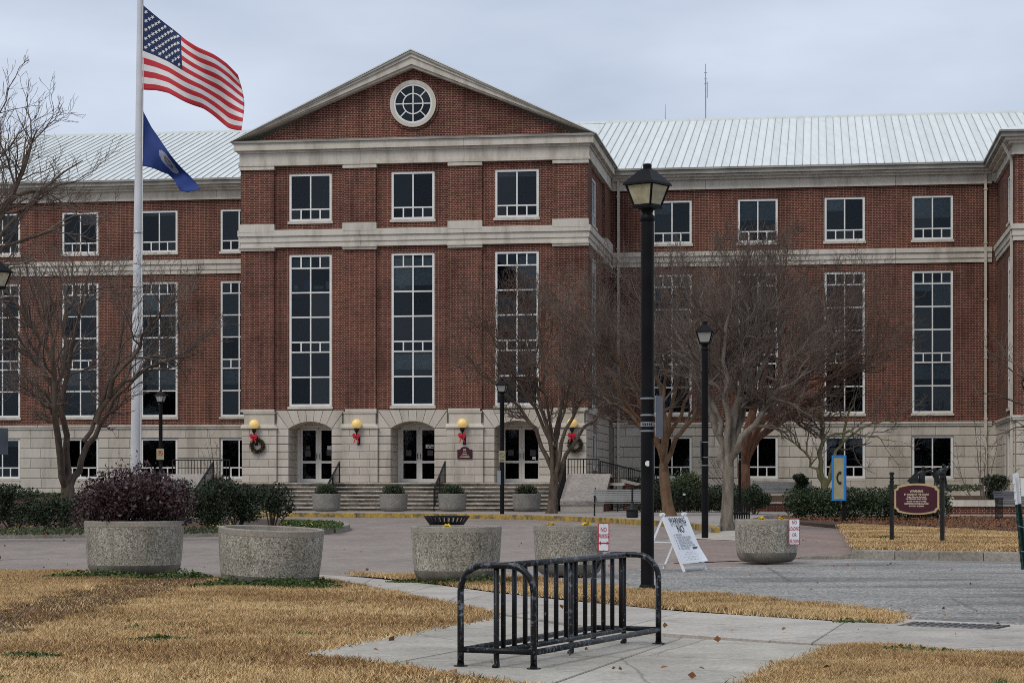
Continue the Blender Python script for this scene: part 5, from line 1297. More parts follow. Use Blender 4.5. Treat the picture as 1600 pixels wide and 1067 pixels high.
# ------------------------------------------------------------------ lamp posts
def lamp(label, loc, rz=R(8), glassm='lantern_glass'):
    o = thing('street_lamp', label, 'lamp', loc, rz, 'street lamps')
    MB().lathe([(.076, 0), (.076, 4.18), (.06, 4.20)], 20, capt=True).build('pole', 'dark_metal', o, False)
    MB().lathe([(.062, 4.17), (.085, 4.20), (.085, 4.24), (.06, 4.27), (.07, 4.31), (.12, 4.335)], 16, capt=True).build('collar', 'dark_metal', o, True)
    def sq(hd, z): return [(hd * math.cos(k * math.pi / 2), hd * math.sin(k * math.pi / 2), z) for k in range(4)]
    b, t = sq(.155, 4.36), sq(.248, 4.60)
    MB().add(sq(.17, 4.33) + sq(.17, 4.362), [(3, 2, 1, 0), (4, 5, 6, 7)] + [(i, (i + 1) % 4, (i + 1) % 4 + 4, i + 4) for i in range(4)]).build('lantern_base', 'dark_metal', o)
    for i in range(4):
        MB().add([b[i], b[(i + 1) % 4], t[(i + 1) % 4], t[i]], [(0, 1, 2, 3)]).build('lantern_pane', glassm, o)
    m = MB()
    for i in range(4):
        m.bar(b[i], t[i], .022); m.bar(t[i], t[(i + 1) % 4], .022); m.bar(b[i], b[(i + 1) % 4], .03)
    m.build('lantern_frame', 'dark_metal', o)
    r0, r1, r2 = sq(.285, 4.595), sq(.278, 4.62), sq(.085, 4.775)
    MB().add(r0 + r1 + r2, [(3, 2, 1, 0), (8, 9, 10, 11)] + [(i, (i + 1) % 4, (i + 1) % 4 + 4, i + 4) for i in range(4)] + [(4 + i, 4 + (i + 1) % 4, 8 + (i + 1) % 4, 8 + i) for i in range(4)]).build('lantern_roof', 'dark_metal', o)
    MB().lathe([(.05, 4.77), (.05, 4.835), (.044, 4.84)], 14, capt=True).build('cap', 'dark_metal', o)
    MB().lathe([(.035, 4.36), (.045, 4.42), (.045, 4.50), (.02, 4.54)], 12, capt=True).build('bulb', 'lantern_clear', o)
    return o
l1 = lamp('tall black street lamp with cream lantern nearest the camera', gp(1011.5, 922))
l2 = lamp('black street lamp standing beside the grey tree trunk', gp(1101.5, 841), R(35), 'lantern_clear')
l3 = lamp('black street lamp in front of the right arched door', gx(784.5, 74.6, .148), R(35), 'lantern_clear')
l4 = lamp('black street lamp before the left wing window', gx(251, 83.5, .148), R(35), 'lantern_clear')
l5 = lamp('black street lamp cut off by the left edge', gp(-8, 874), R(8))
l6 = lamp('black street lamp barely showing at the right edge', gx(1604.5, 72, .16), R(35))
for l in (l1, l5):
    MB().lathe([(.078, 0), (.092, .02), (.092, .05), (.078, .07)], 20).build('base_flange', 'dark_metal', l)
def band(l, z, m='galvanised'): MB().lathe([(.0775, z), (.079, z), (.079, z + .018), (.0775, z + .018)], 20, capb=False).build('strap', m, l)
for z in (2.17, 1.98, 1.80): band(l1, z)
MB().lathe([(.0775, 1.86), (.078, 1.86), (.078, 1.91), (.0775, 1.91)], 20, capb=False).build('number_tag', 'galvanised', l1)
mb = MB()
for k in range(5): mb.box(-.062 + .024 * k, -.046 + .024 * k, -.0800, -.0782, 1.872, 1.898)
tag(mb.build('tag_print', 'sign_black', l1, rot=(0, 0, -R(8))), kind='stuff')
# half round sticker
MB().prism_y([(.032 * math.cos(t), 1.44 + .032 * math.sin(t)) for t in np.linspace(R(60), R(300), 10)], -.0795, -.0785).build('sticker', 'paper', l1, rot=(0, 0, -R(8)))
def plate_back(label, l, x0, z0, w, h, rz):
    o = thing('street_sign', label, 'sign', l.location + Vector((x0, 0, z0)), rz)
    MB().box(-w / 2, w / 2, -.004, .004, 0, h).build('plate', 'sign_back', o)
    MB().box(-w / 2, -.005 if False else w / 2, .0045, .006, .01, h - .01).build('face', 'sign_white', o)
    return o
plate_back('grey metal sign seen edge on, strapped to the near lamp post', l1, .135, 1.74, .30, .47, R(72))
plate_back('narrow metal sign seen edge on at the second lamp post', l2, -.09, 1.75, .3, .42, R(80)); band(l2, 1.80); band(l2, 2.14); band(l2, 1.62)
plate_back('grey sign plate on the lamp post at the left edge', l5, .10, 1.68, .28, .42, R(55)); band(l5, 1.75); band(l5, 2.0)
def no_sign(label, l, z, w, h, m, letter):
    o = thing('no_parking_sign', label, 'sign', l.location + Vector((0, -.09, z)), 0)
    MB().box(-w / 2, w / 2, -.006, 0, 0, h).build('plate', m, o)
    mb = MB(); rr_ = w * .36; ring(mb, rr_ * .8, rr_, -.012, -.007, 24, h * .6); mb.build('ring', 'sign_red' if letter else 'ink_grey', o)
    mb = MB(); d = rr_ * .66; mb.bar((-d, -.010, h * .6 + d), (d, -.010, h * .6 - d), rr_ * .18, .004, up=(0, 1, 0)); mb.build('slash', 'sign_red' if letter else 'ink_grey', o)
    if letter: text(letter, w * .5, 'sign_black', o, (0, -.0085, h * .6), (R(90), 0, 0), bold=.004)
    else: MB().box(-w * .3, w * .3, -.009, -.0065, .05, .09).build('print', 'ink_grey', o)
    return o
no_sign('small no parking sign with struck out letter on the left wing lamp', l4, 2.05, .30, .44, 'phone_tan', 'P')
no_sign('tan round symbol sign on the lamp before the right door', l3, 1.86, .24, .40, 'phone_tan', None)
bx = thing('utility_box', 'small grey box fixed to the lamp before the right door', 'box', l3.location + Vector((-.11, -.02, 1.05)))
MB().box(-.06, .06, -.06, .06, 0, .5).build('case', 'galvanised', bx); MB().box(-.05, .05, -.066, -.0605, .03, .47).build('door', 'galvanised', bx)
sp_ = thing('sign_post', 'dark sign post half hidden behind the rust coloured trunk', 'post', gx(1156, 72, .148))
MB().lathe([(.045, 0), (.045, 3.3)], 12, capt=True).build('pole', 'dark_metal', sp_); MB().box(-.14, -.02, -.06, -.05, 2.3, 2.75).build('plate', 'galvanised', sp_); MB().box(-.02, .02, -.07, -.046, 1.9, 1.95).build('strap', 'galvanised', sp_)

# ------------------------------------------------------------------ bicycle rack
A_, B_, C_ = gp(717, 1041), gp(840, 1049), gp(1030, 1010)
ax = (C_ - B_); LN = 2.32; ax.normalize(); wx = Vector((-ax.y, ax.x, 0)); WD = .52
rk = thing('bicycle_rack', 'chipped black tubular bicycle rack on the concrete pad', 'bicycle rack', (B_.x - .025, B_.y, .018), math.atan2(ax.y, ax.x), None)
HT = .66; rt = .0215
def loop(x):
    pts = [(x, 0, 0), (x, 0, HT - .17)]
    for t in np.linspace(0, 90, 7): pts.append((x, .17 - .17 * math.cos(R(t)), HT - .17 + .17 * math.sin(R(t))))
    for t in np.linspace(90, 180, 7): pts.append((x, WD - .17 - .17 * math.cos(R(t)), HT - .17 + .17 * math.sin(R(t))))
    pts += [(x, WD, HT - .17), (x, WD, 0)]; return pts
for x in (0, LN): MB().tube(loop(x), rt, 12).build('end_hoop', 'worn_paint', rk, True)
for y in (0, WD): MB().tube([(0, y, .105), (LN, y, .105)], rt * .92, 12).build('base_rail', 'worn_paint', rk, True)
for x in (0, LN): MB().tube([(x, 0, .108), (x, WD, .108)], rt * .9, 12).build('base_rail', 'chipped_paint', rk, True)
MB().tube([(0, WD / 2, HT - .004), (LN, WD / 2, HT - .004)], rt, 12).build('top_rail', 'worn_paint', rk, True); MB().tube([(0, WD / 2, .104), (LN, WD / 2, .104)], rt * .9, 12).build('centre_rail', 'worn_paint', rk, True)
nb = 13
for i in range(nb):
    x = .10 + (LN - .2) * i / (nb - 1)
    MB().tube([(x, WD / 2, .10), (x, WD / 2, HT - .01)], .0165, 10).build('upright', 'chipped_paint', rk, True)
for x in (.015, LN * .55, LN - .015):
    MB().tube([(x, WD / 2 + .01, HT - .01), (x, WD / 2 + .01, .06), (x, WD / 2 + .005, .012), (x - .05, WD / 2, .008)], .0185, 10).build('support_leg', 'worn_paint' if abs(x - LN * .55) < .1 else 'chipped_paint', rk, True)
for x in (0, LN):
    for y in (0, WD): MB().lathe([(.046, 0), (.046, .007), (.024, .009), (.024, .02)], 16, c=(x, y), capt=True).build('foot_plate', 'chipped_paint', rk)

# ------------------------------------------------------------------ folding notice board
fb = thing('folding_sign', 'white folding notice board with warning text leaning on its frame', 'sign', gp(1068, 893), math.atan2(.888, .46))
# local x along the board's width, local -y towards the reader
W_, S_, H_ = .84, .66, .80
for x in (.03, W_ - .03):
    MB().bar((x, 0, 0), (x, S_ / 2 + .02, H_), .034, .022, up=(1, 0, 0)).build('front_leg', 'white_paint', fb); MB().bar((x + .03, S_, 0), (x + .03, S_ / 2 - .02, H_), .030, .022, up=(1, 0, 0)).build('rear_leg', 'white_paint', fb)
    MB().tube([(x - .03, S_ / 2 + .01, H_ - .015), (x + .06, S_ / 2 + .01, H_ - .015)], .024, 10).build('hinge', 'white_paint', fb)
    MB().bar((x + .015, .175, .40), (x + .015, S_ - .165, .40), .02, .012).build('spreader', 'white_paint', fb)
for z in (.06, .40): MB().bar((.03, S_ - .33 * z / H_ * .97, z), (W_ + .02, S_ - .33 * z / H_ * .97, z), .03, .02).build('rear_rail', 'white_paint', fb)
MB().bar((.03, .03, .05), (W_ - .01, .03, .05), .03, .03).build('front_rail', 'white_paint', fb)
tl = math.atan2(H_, S_ / 2 + .02)           # slope of the board from the ground
nrm = Vector((0, -math.sin(tl), math.cos(tl))); alng = Vector((0, math.cos(tl), math.sin(tl)))
bh, z0 = .70, .11
# board, slightly curling away at the lower right corner
nx, nz_ = 8, 10; V, Fc = [], []
def bpt(i, j, o):
    u, v = i / nx, j / nz_
    curl = .035 * max(0, u - .55) ** 1.5 * max(0, .35 - v) * 12
    p = Vector((.012 + (W_ + .01) * u, 0, 0)) + alng * (z0 + bh * v) + nrm * (.016 + o + curl); return p
for o in (0, .006):
    for j in range(nz_ + 1):
        for i in range(nx + 1): V.append(bpt(i, j, o))
n1 = (nx + 1) * (nz_ + 1)
for j in range(nz_):
    for i in range(nx):
        a = j * (nx + 1) + i; Fc.append((a, a + nx + 1, a + nx + 2, a + 1)); Fc.append((n1 + a, n1 + a + 1, n1 + a + nx + 2, n1 + a + nx + 1))
for i in range(nx): Fc.append((i, i + 1, n1 + i + 1, n1 + i)); k = nz_ * (nx + 1) + i; Fc.append((k + 1, k, n1 + k, n1 + k + 1))
for j in range(nz_):
    a = j * (nx + 1); b = a + nx; Fc.append((a + nx + 1, a, n1 + a, n1 + a + nx + 1)); Fc.append((b, b + nx + 1, n1 + b + nx + 1, n1 + b))
MB().add(V, Fc).build('board', 'sign_white', fb)
def btext(t, s, v, m='ink_grey', u=.5, align='CENTER', bold=.0008, sx=1.0):
    p = Vector((.012 + (W_ + .01) * u, 0, 0)) + alng * (z0 + bh * v) + nrm * .027
    text(t, s, m, fb, p, (tl, 0, 0), align=align, bold=bold, sx=sx)
btext('WARNING', .122, .915, 'sign_black', bold=.0006); btext('BY COURT ORDER', .066, .825, 'print_grey', bold=0); btext('NO', .155, .725, 'sign_black', bold=.001)
for k, t in enumerate(('FIREARMS', 'SHARP EDGED BLADES', 'CHEMICAL AGENTS', 'RECORDING DEVICES', 'CAMERAS OF ANY KIND', 'CELL PHONES')):
    v = .605 - .058 * k; btext(t, .050, v, 'print_grey', .20, 'LEFT', 0)
    p = Vector((.012 + (W_ + .01) * .135, 0, 0)) + alng * (z0 + bh * v) + nrm * .0245
    mb = MB(); ring(mb, .011, .014, -.001, .001, 12, 0); mb.build('bullet', 'print_grey', fb, loc=p, rot=(tl - R(90), 0, 0))
p = Vector((.012 + (W_ + .01) * .80, 0, 0)) + alng * (z0 + bh * .315) + nrm * .0245
MB().box(-.09, .09, -.001, .001, -.018, .018).build('print', 'ink_grey', fb, loc=p, rot=(tl - R(90), 0, 0))
mb = MB()
for v, a in ((.235, .36), (.195, .5), (.14, .66), (.11, .36), (.075, .6)):
    for q in range(int(a * 18)):
        u = .5 - a / 2 + (q + .5) / 18
        c = Vector((.012 + (W_ + .01) * u, 0, 0)) + alng * (z0 + bh * v) + nrm * (.0245 + .035 * max(0, u - .55) ** 1.5 * max(0, .35 - v) * 12)
        mb.bar(c - Vector((.010, 0, 0)), c + Vector((.010, 0, 0)), .008, .001, up=tuple(nrm))
tag(mb.build('small_print', 'blind', fb), kind='stuff')

# ------------------------------------------------------------------ flagpole and flags
FY = 58.0
fpb = gx(211.5, FY, .12)
fp = thing('flagpole', 'tall white flagpole behind the purple shrub planter', 'flagpole', fpb); fp.rotation_euler[1] = R(.55)
MB().lathe([(.155, 0), (.150, 2), (.135, 6), (.11, 10), (.085, 15), (.07, 18), (.05, 18.05)], 20, capt=True).build('shaft', 'flagpole', fp, True)
MB().lathe([(.25, 0), (.25, .05), (.18, .12), (.158, .16)], 20).build('collar', 'flagpole', fp)
MB().tube([(.16, -.14, 1.3), (.135, -.12, 6), (.12, -.10, 12), (.09, -.06, 17.8)], .012, 5).build('halyard', 'paper', fp)
MB().box(.12, .2, -.16, -.10, 1.25, 1.45).build('cleat', 'galvanised', fp)
m2 = MB(); m2.lathe([(.13, 8.05), (.145, 8.08), (.13, 8.12)], 16, capb=False); m2.build('halyard_ring', 'galvanised', fp)
def flagpt(top, bot, u, v):
    """top, bot: pixel polylines of the upper and lower edge; u along the fly, v from the top down"""
    def ip(P, t):
        d = np.r_[0, np.cumsum([math.dist(a, b) for a, b in zip(P, P[1:])])]; d /= d[-1]
        return np.interp(t, d, [p[0] for p in P]), np.interp(t, d, [p[1] for p in P])
    a, b = ip(top, u), ip(bot, u)
    return a[0] * (1 - v) + b[0] * v, a[1] * (1 - v) + b[1] * v
def flag(name, label, top, bot, nu, nv, matfn, mats, wave, loc=None):
    base = at(222, 140 if loc is None else loc, FY - .12); o = thing(name, label, 'flag', base)
    V, Fc, mi = [], [], []
    def P(u, v):
        x, y = flagpt(top, bot, u, v); dy = wave(u, v); x += 6 * u ** 3 * math.sin(math.pi * v); y += 2.2 * u * math.sin(13 * u + 2.5 * v); p = at(x, y, FY - .12); return Vector((p.x, p.y + dy, p.z)) - base
    for j in range(nv + 1):
        for i in range(nu + 1): V.append(P(i / nu, j / nv))
    for j in range(nv):
        for i in range(nu):
            a = j * (nu + 1) + i; Fc.append((a, a + nu + 1, a + nu + 2, a + 1)); mi.append(matfn((i + .5) / nu, (j + .5) / nv))
    me = bpy.data.meshes.new('cloth'); me.from_pydata(V, [], Fc); me.polygons.foreach_set('material_index', mi); me.polygons.foreach_set('use_smooth', [True] * len(mi))
    c = obj('cloth', me, mats, o); md = c.modifiers.new('thickness', 'SOLIDIFY'); md.thickness = .006; md.offset = 0
    MB().tube([P(0.002, t) for t in np.linspace(0, 1, 8)], .012, 6).build('header', 'paper', o)
    return o, P
US_T = [(223, 8), (245, 26), (268, 45), (290, 63), (312, 77), (337, 90), (355, 102), (372, 117)]
US_B = [(221, 140), (243, 142), (265, 148), (290, 160), (318, 172), (337, 185), (356, 198), (380, 207)]
def usw(u, v): return .20 * math.sin(7.5 * u + 2.2 * v) * (.15 + u) + .12 * math.sin(15 * u - 6 * v + 1) * (.1 + u) - .25 * u
def usm(u, v):
    if u < .42 and v < 7 / 13: return 2
    return int(v * 13) % 2
usf, PU = flag('national_flag', 'national flag with stars and red and white stripes flying from the pole', US_T, US_B, 50, 39, usm, ['flag_red', 'flag_white', 'flag_blue'], usw)
st = MB()
def star(u0, v0, r):
    c = PU(u0, v0); du = (PU(u0 + .01, v0) - PU(u0 - .01, v0)); dv = (PU(u0, v0 - .01) - PU(u0, v0 + .01)); n = du.cross(dv).normalized()
    e1 = du.normalized(); e2 = n.cross(e1).normalized()
    if n.y > 0: n = -n
    for s in (1, -1):
        V = [c + n * .009 * s]
        for k in range(10):
            q = r if k % 2 == 0 else r * .42; t = R(90 + 36 * k); V.append(c + n * .009 * s + e1 * (q * math.cos(t)) + e2 * (q * math.sin(t)))
        st.add(V, [(0, k + 1, (k + 1) % 10 + 1) for k in range(10)])
for row in range(9):
    for k in range(6 if row % 2 == 0 else 5):
        star((.035 + .07 * k if row % 2 == 0 else .07 + .07 * k) * .42 / .42, (row + 1) / 10 * 7 / 13, .062)
so = st.build('stars', 'flag_white', usf); tag(so, kind='stuff')
VA_T = [(222, 171), (236, 198), (252, 222), (270, 245), (288, 268), (312, 293)]
VA_B = [(222, 259), (242, 265), (262, 271), (272, 283), (282, 297), (296, 301)]
def vaw(u, v): return .22 * math.sin(9 * u + 3.2 * v) * (.2 + u) + .08 * math.sin(21 * u + 2 * v) * u
def vam(u, v):
    d = math.hypot((u - .5) * 1.5, v - .48)
    if d < .06: return 3
    if d < .11: return 2
    if d < .2: return 1 if d > .155 or math.sin(20 * u + 13 * v) > 0 else 3
    if d < .24: return 1
    return 0
vaf, PV = flag('state_flag', 'deep blue state flag with a pale round seal hanging below the national flag', VA_T, VA_B, 44, 32, vam, ['state_blue', 'seal_white', 'seal_brown', 'seal_sky'], vaw, 259)

# ------------------------------------------------------------------ things on the facade
def globe_lamp(label, u, wreath):
    base = bw(u, -.16, 3.20); o = thing('wall_lamp', label, 'lamp', base, -BA, 'globe wall lamps')
    MB().tube([(.06, 0, -.15), (.06, -.10, -.15), (0, -.16, -.12), (0, -.18, .08), (0, -.18, .26)], [.03, .03, .028, .028, .04], 8).build('bracket', 'black_iron', o, True)
    MB().box(0, .12, -.012, .0, -.35, .02).build('back_plate', 'black_iron', o); MB().lathe([(.05, .18), (.09, .24), (.11, .36), (.10, .37)], 16, c=(0, -.18), capt=True).build('cup', 'black_iron', o, True)
    pr_ = [(.205 * math.sin(t), .53 - .205 * math.cos(t)) for t in np.linspace(.35, math.pi - .02, 16)]
    MB().lathe(pr_, 24, c=(0, -.18), capb=False).build('globe', 'globe', o, True)
    b = thing('ribbon_bow', 'red ribbon bow tied to the wall lamp ' + label.split('wall lamp ')[1], 'bow', bw(u, -.40, 3.22), -BA, 'red bows on the wall lamps')
    mb = MB()
    for s in (-1, 1):
        for (w_, h_, t0, yy) in ((.17, .13, 25, 0), (.15, .11, -22, .02)):
            pts = []
            for k in range(10):
                a = 2 * math.pi * k / 10; q = .5 - .5 * math.cos(a); x, z = s * w_ * q, h_ * .6 * math.sin(a) * (.35 + q)
                c_, s_ = math.cos(R(t0 * s)), math.sin(R(t0 * s)); pts.append((x * c_ - z * s_, x * s_ + z * c_))
            if s > 0: pts.reverse()
            mb.prism_y(pts, -.05 + yy, -.02 + yy)
        mb.bar((0, 0, 0), (s * .10, -.01, -.27), .045, .008, up=(0, 1, 0))
    mb.build('loops', 'bow_red', b); MB().lathe([(.02, -.03), (.035, 0), (.02, .03)], 8, c=(0, -.02), capt=True).build('knot', 'bow_red', b)
    if wreath:
        w_ = thing('holiday_wreath', 'evergreen wreath hanging under the wall lamp ' + label.split('wall lamp ')[1], 'wreath', bw(u + .12, -.26, 2.84), -BA, 'holiday wreaths')
        def f(k):
            a = rng.random(k) * 6.283; b_ = rng.random(k) * 6.283; rr_ = .085 * np.sqrt(rng.random(k)); q = .25 + rr_ * np.cos(b_)
            return np.c_[q * np.cos(a), rr_ * np.sin(b_), q * np.sin(a)]
        leaves(1500, f, .075, 'sprigs', 'wreath_green', w_, aspect=.25); tag(leaves(200, f, .05, 'ornaments', 'wreath_gold', w_, aspect=.8), kind='stuff')
        mb = MB()
        for k in range(16): t = 2 * math.pi * k / 16; t2 = 2 * math.pi * (k + 1) / 16; mb.bar((.25 * math.cos(t), .02, .25 * math.sin(t)), (.25 * math.cos(t2), .02, .25 * math.sin(t2)), .05)
        mb.build('ring', 'wreath_green', w_)
globe_lamp('yellow globe wall lamp left of the left arched door', -6.72, True)
globe_lamp('yellow globe wall lamp between left and middle doors', -2.32, False)
globe_lamp('yellow globe wall lamp above the maroon plaque', 2.15, False)
globe_lamp('yellow globe wall lamp behind the bare brown tree', 6.72, True)
pq = thing('wall_plaque', 'maroon wall plaque with the number 10 below a globe lamp', 'plaque', bw(2.23, -.18, 2.28), -BA)
pts = [(-.31, 0), (.31, 0), (.31, .38), (.20, .38), (.17, .42)] + [(.16 * math.cos(t), .42 + .07 * math.sin(t)) for t in np.linspace(0, math.pi, 9)][1:-1] + [(-.17, .42), (-.20, .38), (-.31, .38)]
MB().prism_y(pts, -.03, .015).build('board', 'maroon', pq)
text('10', .12, 'sign_cream', pq, (-.01, -.034, .36), (R(90), 0, 0), bold=.004)
for s, z, t in ((.05, .25, 'JUDICIAL'), (.05, .18, 'CENTER'), (.04, .11, 'CIRCUIT COURT'), (.04, .055, 'CITY OF CHESAPEAKE')): pass
mb = MB()
for z, w_ in ((.255, .16), (.19, .2), (.12, .34), (.065, .42)):
    n = int(w_ / .035)
    for k in range(n): x = -w_ / 2 + (k + .5) * w_ / n; mb.box(x - .013, x + .013, -.033, -.031, z - .014, z + .014)
tag(mb.build('small_lettering', 'sign_cream', pq), kind='stuff')
mv = thing('wall_vent', 'small dark square vent in the stone wall above the long hedge', 'vent', bw(17.62 - 1.75, DW - .06, 1.36), -BA)
MB().box(-.14, .14, -.02, .02, 0, .24).build('frame', 'ink_grey', mv); 
for k in range(5): MB().box(-.115, .115, -.03, -.021, .03 + .038 * k, .05 + .038 * k).build('louvre', 'black_iron', mv)

# ------------------------------------------------------------------ railings
def railing(label, p0, p1, h, n, mid=False, posts=2, name='hand_rail'):
    """from foot p0 to foot p1, both in the courthouse frame"""
    a, b = bw(*p0), bw(*p1); o = thing(name, label, 'railing', a); v = b - a; H = Vector((0, 0, h))
    MB().bar(H, v + H, .06, .045).build('top_rail', 'black_iron', o); MB().bar(H * .12, v + H * .12, .03, .025).build('bottom_rail', 'black_iron', o)
    for k in range(posts + 1 if posts > 1 else 2):
        q = v * (k / max(posts, 1)); MB().bar(q - Vector((0, 0, .02)), q + H, .045).build('post', 'black_iron', o)
    mb = MB()
    for k in range(1, n): q = v * (k / n); mb.bar(q + H * .12, q + H, .022)
    tag(mb.build('pickets', 'black_iron', o), kind='stuff'); return o
RF, RB = (-4.25, .16), (-1.72, FL)
railing('black hand rail on the steps below the left door', (-2.72, *RF), (-2.72, *RB), .86, 16)
railing('black hand rail on the steps below the middle door', (1.68, *RF), (1.68, *RB), .86, 16)
railing('black hand rail along the right cheek wall', (6.62, *RF), (6.62, *RB), .86, 18)
railing('black hand rail along the left cheek wall', (-8.07, *RF), (-8.07, *RB), .86, 18)
railing('black landing railing left of the entrance', (-9.9, -1.5, FL), (-7.45, -1.5, FL), .95, 18, name='landing_rail')
railing('black landing railing above the right cheek wall', (6.7, -1.5, FL), (7.95, -1.5, FL), .95, 10, name='landing_rail')
railing('upper black ramp railing falling away to the right', (8.0, -1.45, 1.30), (10.1, .8, .75), .85, 30, name='ramp_rail')
railing('lower black ramp railing rising to the right', (8.9, -3.6, .16), (10.6, -.9, .80), .72, 34, name='ramp_rail')
rw_ = thing('ramp_wall', 'low brick ramp wall with stone coping right of the steps', 'wall', bw(0, 0, 0), -BA)
MB().add([(8.9, -1.3, .1), (11.5, .9, .1), (11.5, 1.1, .1), (8.9, -1.1, .1), (8.9, -1.3, 1.30), (11.5, .9, .65), (11.5, 1.1, .65), (8.9, -1.1, 1.3)], [(0, 1, 5, 4), (1, 2, 6, 5), (2, 3, 7, 6), (3, 0, 4, 7)]).build('brick_face', 'brick', rw_)
MB().add([(8.85, -1.36, 1.30), (11.55, .86, .65), (11.55, 1.14, .65), (8.85, -1.06, 1.30), (8.85, -1.36, 1.42), (11.55, .86, .77), (11.55, 1.14, .77), (8.85, -1.06, 1.42)], [(0, 1, 5, 4), (1, 2, 6, 5), (2, 3, 7, 6), (3, 0, 4, 7), (4, 5, 6, 7)]).build('coping', 'stone_trim', rw_)

# ------------------------------------------------------------------ benches, urn, signs, statue
def bench(label, loc, rz, w=1.75, sm='silver_slat', em='black_iron'):
    o = thing('park_bench', label, 'bench', loc, rz, 'park benches')
    for k in range(5): MB().box(-w / 2, w / 2, -.42 + .09 * k, -.345 + .09 * k, .42, .45).build('seat_slat', sm, o)
    for k in range(6):
        z = .50 + .072 * k; y = .04 + .033 * k; MB().box(-w / 2, w / 2, -.012, .012, -.029, .029).build('back_slat', sm, o, loc=(0, y, z), rot=(R(-24), 0, 0))
    for s in (-1, 1):
        x = s * (w / 2 - .04); MB().bar((x, -.44, .66), (x, .12, .66), .05, .025).build('armrest', em, o); MB().bar((x, -.42, .03), (x, .1, .03), .04, .025).build('foot_bar', em, o); MB().bar((x, -.42, .40), (x, .08, .40), .04, .03).build('seat_support', em, o)
        MB().bar((x, .02, .4), (x, .25, .95), .04, .03).build('back_support', em, o); m = MB()
        for k in range(9): y = -.42 + .065 * k; m.bar((x, y, 0), (x, y, .66), .026, .012)
        tag(m.build('end_bars', em, o), kind='stuff')
    return o
bench('silver slatted bench with black ends beside the right cheek wall', gx(968, 70.5, .148), R(-6))
bench('black slatted bench seen end on beside the grey tree trunk', gp(1170, 826, 0) + Vector((0, .8, 0)), R(-97), sm='black_iron')
bench('long silver slatted bench against the wall behind the hedge', gx(1222, 84, .42), R(-8), w=2.4)
bench('dark bench with pale frame at the right edge', gx(1590, 66.5, .10), R(12), w=1.5, sm='ink_grey')
ur = thing('smoking_urn', 'black bell shaped smokers urn standing on the kerb edge', 'urn', gx(988, 66.5, .148))
MB().lathe([(.16, 0), (.19, .02), (.19, .2), (.2, .22)], 24, capt=True).build('base', 'black_iron', ur, False); MB().lathe([(.205, .22), (.20, .27), (.14, .33), (.07, .42), (.04, .52)], 24, capt=True).build('bell', 'black_iron', ur, True)
MB().lathe([(.032, .5), (.03, .92), (.05, .94), (.05, .98)], 12, capt=True).build('neck', 'black_iron', ur)
ph = thing('telephone_sign', 'tall blue framed telephone sign on a dark post', 'sign', gx(1319, 62.5, .10), R(-22))
MB().box(-.05, .05, -.05, .05, 0, 1.55).build('post', 'dark_metal', ph); MB().box(-.30, .30, -.14, .14, 0, .05).build('foot', 'dark_metal', ph)
mb = MB(); X0, X1, Z0, Z1 = -.34, .08, .62, 1.98
mb.box(X0, X0 + .055, -.16, -.055, Z0, Z1); mb.box(X1 - .055, X1, -.16, -.055, Z0, Z1); mb.box(X0 + .055, X1 - .055, -.16, -.055, Z0, Z0 + .055); mb.box(X0 + .055, X1 - .055, -.16, -.055, Z1 - .055, Z1)
mb.build('frame', 'phone_blue', ph); MB().box(X0 + .055, X1 - .055, -.145, -.06, Z0 + .055, Z1 - .055).build('panel', 'phone_tan', ph)
# handset symbol
arc = [(.05 + .09 * math.cos(t), .16 * math.sin(t)) for t in np.linspace(R(110), R(250), 12)]
mb = MB(); cx, cz = -.135, 1.30
for (a, b), (c, d) in zip(arc, arc[1:]): mb.bar((cx + a, -.149, cz + b), (cx + c, -.149, cz + d), .055, .006, up=(0, 1, 0))
mb.box(cx, cx + .085, -.153, -.146, cz + .11, cz + .20); mb.box(cx, cx + .085, -.153, -.146, cz - .20, cz - .11)
mb.build('handset_symbol', 'sign_black', ph)
